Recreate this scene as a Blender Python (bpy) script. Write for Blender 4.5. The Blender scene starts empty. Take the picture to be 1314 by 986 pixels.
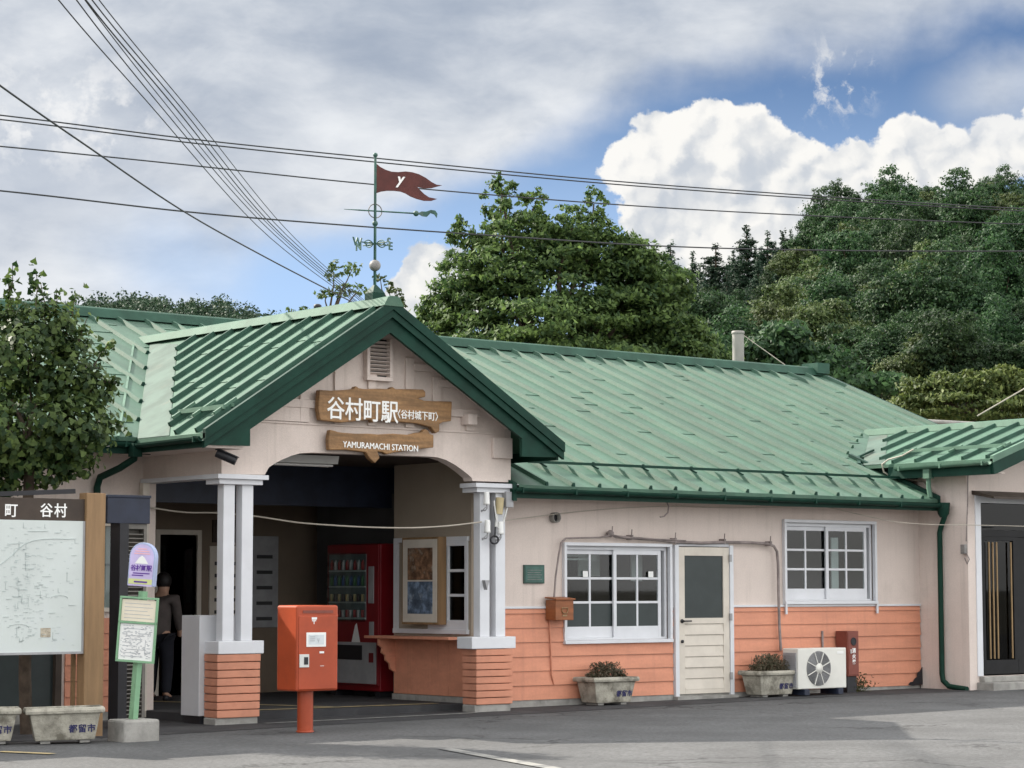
import bpy, bmesh, math, random
import numpy as np
from mathutils import Vector, Matrix, Quaternion
PI = math.pi
rad = math.radians
scene = bpy.context.scene
COL = scene.collection
random.seed(7)
RNG = np.random.default_rng(11)

# ------------------------------------------------------------------ camera
# origin: left end of the station's street front at floor level; +X along the front, +Y into the building
YAW, PITCH, ROLL = rad(39.1628), rad(4.9686), rad(-0.053)
CAM = Vector((-19.6, -24.075, 1.42))
FOC = 3050.0
FW = Vector((math.sin(YAW)*math.cos(PITCH), math.cos(YAW)*math.cos(PITCH), math.sin(PITCH)))
_r = Vector((math.cos(YAW), -math.sin(YAW), 0)); _u = _r.cross(FW)
RT = _r*math.cos(ROLL) + _u*math.sin(ROLL)
UP = -_r*math.sin(ROLL) + _u*math.cos(ROLL)
cam_data = bpy.data.cameras.new('camera')
cam = bpy.data.objects.new('camera', cam_data); COL.objects.link(cam)
cam_data.sensor_fit = 'HORIZONTAL'; cam_data.sensor_width = 36.0
cam_data.lens = FOC/1314*36.0
cam_data.clip_start = 0.1; cam_data.clip_end = 9000
cam.matrix_world = Matrix(((RT.x, UP.x, -FW.x, CAM.x), (RT.y, UP.y, -FW.y, CAM.y), (RT.z, UP.z, -FW.z, CAM.z), (0, 0, 0, 1)))
scene.camera = cam

def ray(px, py):
    return FW + RT*((px-657)/FOC) - UP*((py-493)/FOC)
def on_y(px, py, y):
    d = ray(px, py); return CAM + d*((y-CAM.y)/d.y)
def on_x(px, py, x):
    d = ray(px, py); return CAM + d*((x-CAM.x)/d.x)
def at(px, py, dist):
    return CAM + ray(px, py)*dist
def to_px(p):
    v = Vector(p)-CAM; w = v.dot(FW)
    return 657+FOC*v.dot(RT)/w, 493-FOC*v.dot(UP)/w

# ------------------------------------------------------------------ sun, sky, exposure
SUN_DIR = Vector((-0.33, 1.0, 0.80)).normalized()
SUN_EL = math.asin(SUN_DIR.z); SUN_ROT = math.atan2(SUN_DIR.x, SUN_DIR.y)
sun_data = bpy.data.lights.new('sun', 'SUN'); sun_data.energy = 3.2; sun_data.angle = rad(0.6); sun_data.color = (1.0, 0.93, 0.82)
sun = bpy.data.objects.new('sun', sun_data); COL.objects.link(sun)
sun.rotation_euler = SUN_DIR.to_track_quat('Z', 'Y').to_euler(); sun.location = (-20, 30, 40)
vs = scene.view_settings
vs.view_transform = 'Standard'; vs.look = 'None'; vs.gamma = 1.0; vs.use_curve_mapping = False
vs.exposure = 1.5
SKY_STRENGTH = 0.10
scene.cycles.use_denoising = True
scene.cycles.max_bounces = 6; scene.cycles.diffuse_bounces = 3; scene.cycles.glossy_bounces = 3
scene.cycles.transmission_bounces = 4; scene.cycles.transparent_max_bounces = 12
scene.cycles.sample_clamp_indirect = 6.0

world = bpy.data.worlds.new('World'); scene.world = world; world.use_nodes = True
WT = world.node_tree; WT.nodes.clear()

class Nd:                       # tiny arithmetic wrapper over shader node sockets
    def __init__(s, tree, sock): s.t = tree; s.s = sock
    def _op(s, op, *a, clamp=False):
        n = s.t.nodes.new('ShaderNodeMath'); n.operation = op; n.use_clamp = clamp
        for i, v in enumerate((s,)+a):
            if isinstance(v, Nd): s.t.links.new(v.s, n.inputs[i])
            else: n.inputs[i].default_value = v
        return Nd(s.t, n.outputs[0])
    def __add__(s, o): return s._op('ADD', o)
    __radd__ = __add__
    def __sub__(s, o): return s._op('SUBTRACT', o)
    def __rsub__(s, o): return s._op('MULTIPLY', -1.0)._op('ADD', o)
    def __mul__(s, o): return s._op('MULTIPLY', o)
    __rmul__ = __mul__
    def __truediv__(s, o): return s._op('DIVIDE', o)
    def min(s, o): return s._op('MINIMUM', o)
    def max(s, o): return s._op('MAXIMUM', o)
    def smin(s, o, k): return s._op('SMOOTH_MIN', o, k)
    def step(s, a, b):          # smoothstep a..b -> 0..1
        n = s.t.nodes.new('ShaderNodeMapRange'); n.interpolation_type = 'SMOOTHSTEP'
        s.t.links.new(s.s, n.inputs[0]); n.inputs[1].default_value = a; n.inputs[2].default_value = b
        return Nd(s.t, n.outputs[0])
def vec(t, x, y, z=0.0):
    n = t.nodes.new('ShaderNodeCombineXYZ')
    for i, v in enumerate((x, y, z)):
        if isinstance(v, Nd): t.links.new(v.s, n.inputs[i])
        else: n.inputs[i].default_value = v
    return Nd(t, n.outputs[0])
def noise(t, v, scale, detail=4.0, rough=0.55, dim='3D'):
    n = t.nodes.new('ShaderNodeTexNoise'); n.noise_dimensions = dim
    t.links.new(v.s, n.inputs['Vector']); n.inputs['Scale'].default_value = scale
    n.inputs['Detail'].default_value = detail; n.inputs['Roughness'].default_value = rough
    return Nd(t, n.outputs['Fac'])
def mixc(t, f, a, b):
    n = t.nodes.new('ShaderNodeMix'); n.data_type = 'RGBA'
    for k, v in ((0, f), (6, a), (7, b)):
        if isinstance(v, Nd): t.links.new(v.s, n.inputs[k])
        elif isinstance(v, (int, float)): n.inputs[k].default_value = v
        else: n.inputs[k].default_value = (*v[:3], 1)
    return Nd(t, n.outputs[2])

def voro(t, v, scale, smooth=.6):
    n = t.nodes.new('ShaderNodeTexVoronoi'); n.feature = 'SMOOTH_F1'; n.voronoi_dimensions = '2D'
    t.links.new(v.s, n.inputs['Vector']); n.inputs['Scale'].default_value = scale; n.inputs['Smoothness'].default_value = smooth
    return Nd(t, n.outputs['Distance'])
def build_sky():
    t = WT
    out = t.nodes.new('ShaderNodeOutputWorld')
    def bgn(c):
        g = t.nodes.new('ShaderNodeBackground'); g.inputs['Strength'].default_value = SKY_STRENGTH; t.links.new(c.s, g.inputs['Color']); return g
    sky = t.nodes.new('ShaderNodeTexSky'); sky.sky_type = 'NISHITA'; sky.sun_disc = False
    sky.sun_elevation = SUN_EL; sky.sun_rotation = SUN_ROT; sky.altitude = 500; sky.air_density = 1.0; sky.dust_density = 0.4; sky.ozone_density = 2.0
    tc = t.nodes.new('ShaderNodeTexCoord'); sp = t.nodes.new('ShaderNodeSeparateXYZ')
    t.links.new(tc.outputs['Generated'], sp.inputs[0])
    X, Y, Z = (Nd(t, sp.outputs[i]) for i in range(3))
    sk = Nd(t, sky.outputs[0])
    # azimuth / elevation of the direction, measured from a fixed compass bearing
    ca, sa = math.cos(YAW), math.sin(YAW)
    rh = X*ca - Y*sa; fh = X*sa + Y*ca
    az = rh._op('ARCTAN2', fh); el = Z._op('ARCSINE')
    U = az*3.05 + 0.657; V = el*(-3.05) + 0.760
    P0 = vec(t, U, V)
    # ---------- the wide sky: broken bright cloud over blue
    gen = noise(t, vec(t, X*2.0, Y*2.0, Z*4.0), 1.5, 3, .55)
    below = el.step(-.005, -.03)
    wide = mixc(t, gen.step(.36, .52), mulc(t, sk, BLUE), WIDECLOUD)
    wide = mixc(t, below, wide, (1.6, 1.6, 1.6))
    # ---------- the detailed stretch of sky above the station
    w1 = noise(t, P0, 4.0, 2, .5); w2 = noise(t, vec(t, U+7.3, V+2.1), 4.0, 2, .5)
    f1 = noise(t, P0, 15.0, 5, .6); f2 = noise(t, vec(t, U+3.1, V+9.2), 15.0, 5, .6)
    h1 = noise(t, P0, 46.0, 3, .6); h2 = noise(t, vec(t, U+1.3, V+4.2), 46.0, 3, .6)
    Ud = U + (w1-.5)*.05 + (f1-.5)*.072 + (h1-.5)*.016; Vd = V + (w2-.5)*.05 + (f2-.5)*.072 + (h2-.5)*.016
    def blob(u, v, r, uu, vv):
        n = t.nodes.new('ShaderNodeVectorMath'); n.operation = 'DISTANCE'
        q = uu if vv is None else vec(t, uu, vv)
        t.links.new(q.s, n.inputs[0]); n.inputs[1].default_value = (u, v, 0)
        return Nd(t, n.outputs['Value']) - r
    discs = [(.812, .222, .038), (.858, .188, .046), (.915, .178, .046), (.968, .190, .046), (.885, .255, .085), (.985, .270, .095), (1.045, .235, .050),
             (1.105, .240, .050), (1.172, .200, .044), (1.215, .205, .040), (1.29, .205, .045), (1.37, .20, .06), (1.06, .34, .10), (.86, .36, .08), (1.20, .32, .11), (.94, .40, .09),
             (.555, .350, .038), (.588, .345, .026), (.528, .385, .032), (.585, .392, .045)]
    PD = vec(t, Ud, Vd); d = None
    for c in discs:
        b = blob(*c, PD, None); d = b if d is None else d.smin(b, .010)
    soft = noise(t, vec(t, U+5, V+5), 11.0, 3, .5).step(.45, .68)
    cum = (d + soft*(f2-.5)*.05).step(.0025, -.0045)
    PW = vec(t, U + (f1-.5)*.05, V + (f2-.5)*.05)
    PL = vec(t, U + (f1-.5)*.05 - .006, V + (f2-.5)*.05 - .008)
    r1 = voro(t, PL, 15) - voro(t, PW, 15); r2 = voro(t, PL, 34) - voro(t, PW, 34)
    fs = noise(t, vec(t, Ud-.012, Vd-.016), 9.0, 4, .5) - noise(t, PD, 9.0, 4, .5)
    lum = (r1*1.05 + r2*.55 - fs*2.4 + .60) + d.step(-.055, 0.0)*.30 - V.step(.24, .42)*.16 - (w1-.5)*.5
    ccol = mixc(t, lum.step(.15, 1.0), (.60, .645, .71), (1.0, .985, .95))
    # stratus deck: high and to the left, its edge sweeping down from the upper right
    en = (w1-.5)*.09 + (f1-.5)*.045 + (noise(t, vec(t, U*.9+4, V*2.2), 2.6, 4, .55)-.5)*.13
    edge = .508 + ((U-1.0).max(0.0))*.30
    deck = (U*.42 + V + en - edge).step(.030, -.070)
    hole = blob(.40, .375, .085, (U-.40)*.50+.40 + (w1-.5)*.16, V*1.25-.094 + (f2-.5)*.08).step(.05, -.06)*.95
    hole3 = blob(.22, .335, .05, (U-.22)*.5+.22 + (w2-.5)*.12, V + (w1-.5)*.05 + (f2-.5)*.06).step(.05, -.05)*.45
    hole2 = blob(.70, .255, .045, (U-.70)*.7+.70 + (w2-.5)*.1, V + (f2-.5)*.06).step(.03, -.05)*.8
    deck = deck*(1.0-hole)*(1.0-hole2)*(1.0-hole3)
    veil = blob(1.30, .135, .06, (U-1.30)*.62+1.30 + (w1-.5)*.1, V+(f1-.5)*.06).step(.03, -.06)*.7
    wz = blob(1.075, .118, .045, vec(t, (U-1.075)*.9+1.075 + (w1-.5)*.06, V + (w2-.5)*.05), None).step(.03, -.05)
    wisp = wz*(noise(t, vec(t, U*1.4 + (f1-.5)*.08, V + (f2-.5)*.05), 24.0, 5, .62).step(.50, .70))*.9
    deck = deck.max(veil).max((U*-1.0).step(.1, .5)*gen.step(.40, .55))
    tone = noise(t, vec(t, U*.62+1.7, V*1.25), 3.2, 4, .52)
    tone2 = noise(t, vec(t, U*1.4, V*3.2+3), 4.0, 5, .58)
    tone3 = noise(t, vec(t, U*1.0+(w1-.5)*.3, V*2.2+(w2-.5)*.3+5), 9.0, 5, .6)
    tl = (tone*.62 + tone2*.34 + tone3*.22 + (V-.2)*.30).step(.36, .80)
    scol = mixc(t, tl, (.40, .465, .575), (.93, .955, .985))
    lp = blob(.075, .185, .10, vec(t, (U-.075)*.75+.075 + (w1-.5)*.12, V + (w2-.5)*.10), None).step(.05, -.06)
    lp = lp*((f1*.7+h1*.3).step(.46, .60))*(1.0-V.step(.17, .27))*.75
    dk = blob(.05, .245, .07, vec(t, (U-.05)*.55+.05 + (w1-.5)*.1, V + (f2-.5)*.06), None).step(.05, -.06)*.55
    lq = blob(.62, .245, .06, vec(t, (U-.62)*.35+.62 + (w1-.5)*.1, V + (U-.62)*.32 + (w2-.5)*.08), None).step(.06, -.05)*(f2.step(.38, .62))*.55
    scol = mixc(t, dk, scol, (.42, .49, .61)); scol = mixc(t, lp.max(lq), scol, (1.0, 1.0, 1.0))
    blue = mulc(t, mixc(t, .6, sk, (1.05, 2.25, 5.2)), BLUE)
    blue = mixc(t, V.step(.05, .42)*.40, blue, (3.2, 4.4, 6.2))
    base = mixc(t, deck, blue, mulc(t, scol, DECK))
    full = mixc(t, (cum*(1.0-deck*.35)).max(wisp), base, mulc(t, ccol, CLOUD))
    full = mixc(t, below, full, (1.6, 1.6, 1.6))
    # only directions near this stretch need the costly part
    near = (az._op('ABSOLUTE').step(.60, .52))*(el._op('ABSOLUTE').step(.36, .31))
    mx = t.nodes.new('ShaderNodeMixShader'); t.links.new(near.s, mx.inputs[0])
    t.links.new(bgn(wide).outputs[0], mx.inputs[1]); t.links.new(bgn(full).outputs[0], mx.inputs[2])
    t.links.new(mx.outputs[0], out.inputs[0])
    world.cycles.sampling_method = 'MANUAL'; world.cycles.sample_map_resolution = 256
def mixf(t, f, a, b): return a*(1.0-f) + b*f
def mulc(t, c, k):
    n = t.nodes.new('ShaderNodeVectorMath'); n.operation = 'SCALE'
    t.links.new(c.s, n.inputs[0]); n.inputs['Scale'].default_value = k
    return Nd(t, n.outputs[0])
CLOUD = 3.45; DECK = 3.35; BLUE = .30; WIDECLOUD = (8.9, 8.9, 8.8)
build_sky()

# ------------------------------------------------------------------ materials
MATS = {}
def mat(name, col, rough=.7, var=.12, scale=4.0, bump=0.0, bscale=60.0, metal=0.0, spec=.4, stain=None, stain_scale=1.2, stain_lo=.52, stain_hi=.75, stretch=None, fine=None, streak=None):
    if name in MATS: return MATS[name]
    m = bpy.data.materials.new(name); m.use_nodes = True; t = m.node_tree
    b = t.nodes['Principled BSDF']
    b.inputs['Roughness'].default_value = rough; b.inputs['Metallic'].default_value = metal
    b.inputs['Specular IOR Level'].default_value = spec
    tc = t.nodes.new('ShaderNodeTexCoord'); v = Nd(t, tc.outputs['Object'])
    if stretch:
        mp = t.nodes.new('ShaderNodeMapping'); mp.inputs['Scale'].default_value = stretch
        t.links.new(v.s, mp.inputs[0]); vv = Nd(t, mp.outputs[0])
    else: vv = v
    n = noise(t, vv, scale, 6, .6)
    lo = [c*(1-var) for c in col]; hi = [min(c*(1+var), .95) for c in col]
    c = mixc(t, n.step(.3, .7), lo, hi)
    if fine:
        n3 = noise(t, v, fine[0], 3, .6); c = mixc(t, n3.step(.35, .65)*fine[1], c, [q*.45 for q in col])
    if stain:
        n2 = noise(t, vv, stain_scale, 7, .65); c = mixc(t, n2.step(stain_lo, stain_hi)*stain[3], c, stain[:3])
    if streak:                   # dirt washed down the face by rain
        mp = t.nodes.new('ShaderNodeMapping'); mp.inputs['Scale'].default_value = (7, 7, .35); t.links.new(v.s, mp.inputs[0])
        n5 = noise(t, Nd(t, mp.outputs[0]), 1.3, 5, .65); c = mixc(t, n5.step(.5, .78)*streak[3], c, streak[:3])
    t.links.new(c.s, b.inputs['Base Color'])
    if bump:
        bp = t.nodes.new('ShaderNodeBump'); bp.inputs['Strength'].default_value = bump; bp.inputs['Distance'].default_value = .02
        n4 = noise(t, v, bscale, 5, .6); t.links.new(n4.s, bp.inputs['Height']); t.links.new(bp.outputs[0], b.inputs['Normal'])
    MATS[name] = m; return m
def glass(name, tint=(.8, .85, .85), refl=1.0):
    m = bpy.data.materials.new(name); m.use_nodes = True; t = m.node_tree; t.nodes.clear()
    o = t.nodes.new('ShaderNodeOutputMaterial'); g = t.nodes.new('ShaderNodeBsdfGlossy'); g.inputs['Roughness'].default_value = .02
    tr = t.nodes.new('ShaderNodeBsdfTransparent'); tr.inputs[0].default_value = (*tint, 1)
    fr = t.nodes.new('ShaderNodeFresnel'); fr.inputs[0].default_value = 1.5
    mx = t.nodes.new('ShaderNodeMixShader')
    ge = t.nodes.new('ShaderNodeNewGeometry')
    t.links.new((Nd(t, fr.outputs[0])*refl*(1.0-Nd(t, ge.outputs['Backfacing']))).s, mx.inputs[0]); t.links.new(tr.outputs[0], mx.inputs[1]); t.links.new(g.outputs[0], mx.inputs[2])
    t.links.new(mx.outputs[0], o.inputs[0]); return m
def leaf_mat(name, col, col2, trans=.28, rough=.6, oscale=.9):
    m = bpy.data.materials.new(name); m.use_nodes = True; t = m.node_tree; t.nodes.clear()
    o = t.nodes.new('ShaderNodeOutputMaterial')
    b = t.nodes.new('ShaderNodeBsdfPrincipled'); b.inputs['Roughness'].default_value = rough; b.inputs['Specular IOR Level'].default_value = .25
    tl = t.nodes.new('ShaderNodeBsdfTranslucent')
    tc = t.nodes.new('ShaderNodeTexCoord'); oi = t.nodes.new('ShaderNodeObjectInfo')
    n = noise(t, Nd(t, tc.outputs['Object']), oscale, 4, .6)
    geo = t.nodes.new('ShaderNodeNewGeometry'); rnd = Nd(t, geo.outputs['Random Per Island'])
    c = mixc(t, (n*.6 + rnd*.45).step(.25, .85), col, col2)
    hs = t.nodes.new('ShaderNodeHueSaturation'); t.links.new(c.s, hs.inputs['Color'])
    r = Nd(t, oi.outputs['Random'])
    t.links.new((r*.024 + .488).s, hs.inputs['Hue']); t.links.new((r*.5 + .70).s, hs.inputs['Value'])
    t.links.new(hs.outputs[0], b.inputs['Base Color']); t.links.new(hs.outputs[0], tl.inputs[0])
    mx = t.nodes.new('ShaderNodeMixShader'); mx.inputs[0].default_value = trans
    t.links.new(b.outputs[0], mx.inputs[1]); t.links.new(tl.outputs[0], mx.inputs[2]); t.links.new(mx.outputs[0], o.inputs[0]); return m

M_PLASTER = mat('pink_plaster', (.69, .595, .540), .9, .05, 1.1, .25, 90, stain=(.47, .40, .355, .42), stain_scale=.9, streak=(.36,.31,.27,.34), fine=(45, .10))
M_SIDING = mat('salmon_boards', (.64, .275, .172), .65, .09, 2.2, .12, 50, stain=(.48, .20, .135, .5), stain_scale=2.0, streak=(.40,.17,.115,.35), stretch=(.5, 1, 2.5), fine=(30, .10))
M_BRICK = mat('salmon_brick', (.57, .25, .16), .75, .12, 3, .25, 45, stain=(.42, .16, .10, .5), stain_scale=3)
M_WHITE = mat('white_paint', (.66, .67, .70), .45, .04, 3, .05, 40, stain=(.55, .55, .56, .25), stain_scale=2)
M_CREAM = mat('cream_paint', (.62, .565, .49), .5, .06, 4, .06, 40, stain=(.45, .38, .3, .35), stain_scale=3)
M_CONC = mat('concrete', (.30, .29, .27), .9, .2, 5, .3, 60, stain=(.12, .12, .11, .7), stain_scale=3)
M_ROOF = mat('green_roof_paint', (.047, .112, .074), .62, .22, 1.4, .04, 30, spec=.45, stain=(.090, .150, .110, .65), stain_scale=1.1, stretch=(1.6, .45, .45), fine=(16, .16), streak=(.105,.125,.085,.28))
M_FLASH = mat('worn_green_flashing', (.075, .115, .095), .7, .2, 2.2, .05, 12, spec=.2, stain=(.125, .13, .105, .7), stain_scale=1.6)
M_TRIM = mat('dark_green_paint', (.006, .036, .024), .6, .2, 3, .05, 40, spec=.2, stain=(.014, .06, .042, .4), stain_scale=2.5)
M_SEAMDK = mat('green_seam_paint', (.085, .165, .115), .6, .2, 3)
M_WOOD = mat('sign_wood', (.27, .15, .065), .6, .3, 3.5, .35, 25, stain=(.12, .06, .025, .7), stain_scale=2.6, stretch=(.55, 1, 5), fine=(22, .25))
M_POSTWOOD = mat('tan_post_wood', (.26, .16, .08), .65, .18, 3, .1, 30, stretch=(3, 3, .3))
M_BLACK = mat('black_metal', (.018, .018, .022), .5, .2, 5)
M_NAVY = mat('navy_metal', (.018, .024, .045), .5, .2, 5)
M_DARKWOOD = mat('dark_brown_wood', (.05, .035, .026), .6, .2, 4)
M_INNER = mat('porch_inner_plaster', (.36, .30, .235), .9, .06, 1.2, .2, 80)  # porch shade put into the colour: darker than the outer plaster
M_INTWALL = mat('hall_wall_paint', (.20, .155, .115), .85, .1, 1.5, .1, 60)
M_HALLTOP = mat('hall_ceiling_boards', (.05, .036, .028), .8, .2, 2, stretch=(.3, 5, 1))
M_ORANGE = mat('post_box_paint', (.37, .060, .020), .42, .10, 2.5, .03, 60, spec=.4, stain=(.24, .042, .016, .5), stain_scale=3.2, fine=(25, .06))
M_RED = mat('red_enamel', (.19, .008, .013), .35, .1, 3, spec=.5)
M_GREY = mat('grey_metal', (.33, .33, .34), .5, .12, 5)
M_SLAT = mat('grey_brown_slat', (.15, .14, .125), .6, .15, 5)
M_LIGHTGREY = mat('light_grey_metal', (.62, .62, .60), .45, .06, 4)
M_ACWHITE = mat('ivory_casing', (.68, .67, .62), .45, .05, 3)
M_CABINET = mat('pale_cabinet', (.56, .565, .585), .5, .05, 2)
M_GREENPOLE = mat('light_green_paint', (.20, .37, .22), .5, .1, 4)
M_SEAMDEEP = mat('deep_green_seam', (.028, .075, .052), .6, .2, 3, spec=.2)
M_PORCHROOF = mat('porch_roof_paint', (.066, .135, .094), .7, .14, 1.4, .04, 30, spec=.25, stain=(.15, .21, .165, .5), stain_scale=1.1, stretch=(.45, 1.6, .45), fine=(16, .12))
M_PAPER = mat('white_paper', (.80, .80, .78), .8, .03, 6)
M_CREAMPAPER = mat('cream_paper', (.74, .67, .54), .8, .05, 6)
M_MAPFACE = mat('map_face', (.575, .62, .60), .35, .06, 1.2, spec=.5, stain=(.56, .60, .62, .8), stain_scale=1.2)
M_INK = mat('grey_ink', (.40, .42, .44), .8)
M_INKBLUE = mat('dark_blue_ink', (.03, .03, .10), .8)
M_PURPLE = mat('purple_ink', (.12, .04, .30), .7)
M_SIGNLILAC = mat('lilac_sign_face', (.55, .47, .72), .5, .12, 4)
M_PINKINK = mat('pink_ink', (.80, .45, .50), .7)
M_YELLOWINK = mat('yellow_green_ink', (.62, .66, .30), .7)
M_SIGNBLUE = mat('blue_grey_plastic', (.36, .42, .60), .45)
M_LETTER = mat('white_lettering', (.86, .86, .84), .5, .02, 8)
M_FLAG = mat('rust_red_metal', (.085, .019, .015), .6, .2, 6)
M_VANE = mat('vane_green_metal', (.035, .10, .08), .5, .3, 9, stain=(.20, .20, .17, .6), stain_scale=5)
M_VANEGREY = mat('vane_grey_metal', (.20, .19, .18), .55, .3, 9)
M_PLANTER = mat('weathered_planter', (.36, .34, .285), .95, .25, 6, .5, 45, stain=(.09, .08, .06, .8), stain_scale=4.0, stain_lo=.46, stain_hi=.66)
M_BROWNBOX = mat('brown_red_metal', (.20, .055, .038), .55, .15, 4, stain=(.10, .03, .02, .5), stain_scale=4)
M_MAILWOOD = mat('mailbox_wood', (.25, .085, .03), .5, .25, 4, .1, 30, stretch=(.6, 1, 4))
M_CONDUIT = mat('old_conduit', (.25, .21, .20), .7, .25, 6)
M_CABLE = mat('black_cable', (.03, .03, .035), .6)
M_CABLELIGHT = mat('pale_cable', (.42, .38, .32), .6)
M_INSUL = mat('white_porcelain', (.75, .75, .73), .3, .04, 6)
M_GOLD = mat('brass_bar', (.30, .20, .10), .5, .1, 6, metal=.3)
M_DOORDARK = mat('dark_door_frame', (.010, .010, .011), .5, .2, 5, spec=.2)
M_PLAQUE = mat('green_plaque', (.03, .075, .06), .5, .2, 5)
M_GLASS = glass('window_glass')
M_GLASSDARK = glass('dark_glass', (.16, .17, .17), .45)
M_FROST = mat('frosted_dark_glass', (.040, .050, .050), .3, .10, 3, spec=.25)
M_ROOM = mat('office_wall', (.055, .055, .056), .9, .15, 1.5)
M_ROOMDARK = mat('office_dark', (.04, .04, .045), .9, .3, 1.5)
M_PIPEGREY = mat('grey_stovepipe', (.25, .24, .22), .6, .15, 3, stain=(.10, .13, .12, .8), stain_scale=2, stretch=(1, 1, .6))
M_BARK = mat('bark', (.075, .055, .04), .95, .3, 8, .5, 30)
M_SOIL = mat('planter_soil', (.05, .038, .028), .95, .3, 20)

# ------------------------------------------------------------------ mesh helpers
class MB:
    def __init__(s): s.v = []; s.f = []; s.sm = []
    def add(s, vs, fs, smooth=False):
        o = len(s.v); s.v += [tuple(p) for p in vs]
        for f in fs: s.f.append([i+o for i in f]); s.sm.append(smooth)
        return s
    def box(s, x0, x1, y0, y1, z0, z1):
        if x0 > x1: x0, x1 = x1, x0
        if y0 > y1: y0, y1 = y1, y0
        if z0 > z1: z0, z1 = z1, z0
        return s.add([(x0,y0,z0),(x1,y0,z0),(x1,y1,z0),(x0,y1,z0),(x0,y0,z1),(x1,y0,z1),(x1,y1,z1),(x0,y1,z1)],
              [(0,3,2,1),(4,5,6,7),(0,1,5,4),(1,2,6,5),(2,3,7,6),(3,0,4,7)])
    def obox(s, c, ax, ay, az):          # centre and three half-extent vectors
        c = Vector(c); ax = Vector(ax); ay = Vector(ay); az = Vector(az)
        if ax.cross(ay).dot(az) < 0: ay = -ay
        p = [c-ax-ay-az, c+ax-ay-az, c+ax+ay-az, c-ax+ay-az, c-ax-ay+az, c+ax-ay+az, c+ax+ay+az, c-ax+ay+az]
        return s.add(p, [(0,3,2,1),(4,5,6,7),(0,1,5,4),(1,2,6,5),(2,3,7,6),(3,0,4,7)])
    def bar(s, a, b, w, h, up=(0,0,1)):  # rectangular bar from a to b
        a = Vector(a); b = Vector(b); d = (b-a); L = d.length; d.normalize()
        sd = d.cross(Vector(up));
        if sd.length < 1e-4: sd = d.cross(Vector((0,1,0)))
        sd.normalize(); u = sd.cross(d)
        return s.obox((a+b)/2, d*(L/2), sd*(w/2), u*(h/2))
    def prism(s, poly, ext):             # planar polygon (3-D points) extruded along vector ext
        n = len(poly); P = [Vector(p) for p in poly]; e = Vector(ext)
        nn = Vector((0,0,0))
        for i in range(n): nn += P[i].cross(P[(i+1) % n])
        if nn.dot(e) < 0: P = P[::-1]
        vs = P + [p+e for p in P]
        fs = [list(range(n))[::-1], list(range(n, 2*n))]
        fs += [(i, (i+1) % n, n+(i+1) % n, n+i) for i in range(n)]
        return s.add(vs, fs)
    def tube(s, pts, r, n=8, cap=True):
        P = [Vector(p) for p in pts]; k = len(P); R = r if isinstance(r, (list, tuple)) else [r]*k
        t0 = (P[1]-P[0]).normalized(); ref = Vector((0,0,1)) if abs(t0.z) < .9 else Vector((1,0,0))
        u = t0.cross(ref).normalized(); vs = []
        for i in range(k):
            t = (P[min(i+1,k-1)]-P[max(i-1,0)]).normalized()
            u = (u - t*u.dot(t)).normalized(); w = t.cross(u)
            for j in range(n):
                a = 2*PI*j/n; vs.append(P[i] + (u*math.cos(a)+w*math.sin(a))*R[i])
        fs = [(i*n+j, i*n+(j+1) % n, (i+1)*n+(j+1) % n, (i+1)*n+j) for i in range(k-1) for j in range(n)]
        s.add(vs, fs, True)
        if cap:
            s.add(vs[:n], [list(range(n))[::-1]]); s.add(vs[-n:], [list(range(n))])
        return s
    def lathe(s, c, prof, n=16, axis=(0,0,1)):  # prof: (radius, height) pairs
        c = Vector(c); a = Vector(axis).normalized(); ref = Vector((1,0,0)) if abs(a.x) < .9 else Vector((0,1,0))
        u = a.cross(ref).normalized(); w = a.cross(u); vs = []
        for r, h in prof:
            for j in range(n):
                t = 2*PI*j/n; vs.append(c + a*h + (u*math.cos(t)+w*math.sin(t))*max(r, 1e-4))
        fs = [(i*n+j, i*n+(j+1) % n, (i+1)*n+(j+1) % n, (i+1)*n+j) for i in range(len(prof)-1) for j in range(n)]
        return s.add(vs, fs, True)
    def ball(s, c, r, n=14, m=8, sz=1.0):
        return s.lathe(c, [(r*math.sin(PI*i/m), -r*sz*math.cos(PI*i/m)) for i in range(m+1)], n)
    def mesh(s, name):
        me = bpy.data.meshes.new(name); me.from_pydata(s.v, [], s.f); me.polygons.foreach_set('use_smooth', s.sm); me.update(); return me
    def objs(s, name, m, parent=None, bevel=0.0):   # one object per loose piece
        par = list(range(len(s.v)))
        def find(a):
            while par[a] != a: par[a] = par[par[a]]; a = par[a]
            return a
        for f in s.f:
            for q in f[1:]: par[find(q)] = find(f[0])
        groups = {}
        for i, f in enumerate(s.f): groups.setdefault(find(f[0]), []).append(i)
        out = []
        for fs in groups.values():
            ids = sorted({q for i in fs for q in s.f[i]}); mp = {a: b for b, a in enumerate(ids)}; b = MB()
            b.v = [s.v[a] for a in ids]; b.f = [[mp[q] for q in s.f[i]] for i in fs]; b.sm = [s.sm[i] for i in fs]; out.append(b.obj(name, m, parent, bevel))
        return out
    def obj(s, name, m, parent=None, bevel=0.0):
        return place(name, s.mesh(name), m, parent, bevel)
def place(name, me, m, parent=None, bevel=0.0):
    me.materials.clear(); me.materials.append(m)
    o = bpy.data.objects.new(name, me); COL.objects.link(o)
    if parent is not None:
        o.parent = parent
        o.matrix_parent_inverse = world_of(parent).inverted()
    if bevel:
        b = o.modifiers.new('bevel', 'BEVEL'); b.width = bevel; b.segments = 2; b.limit_method = 'ANGLE'; b.angle_limit = rad(40)
    return o
def world_of(o):
    m = o.matrix_basis
    if o.parent is not None: m = world_of(o.parent) @ o.matrix_parent_inverse @ m
    return m.copy()
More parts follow.
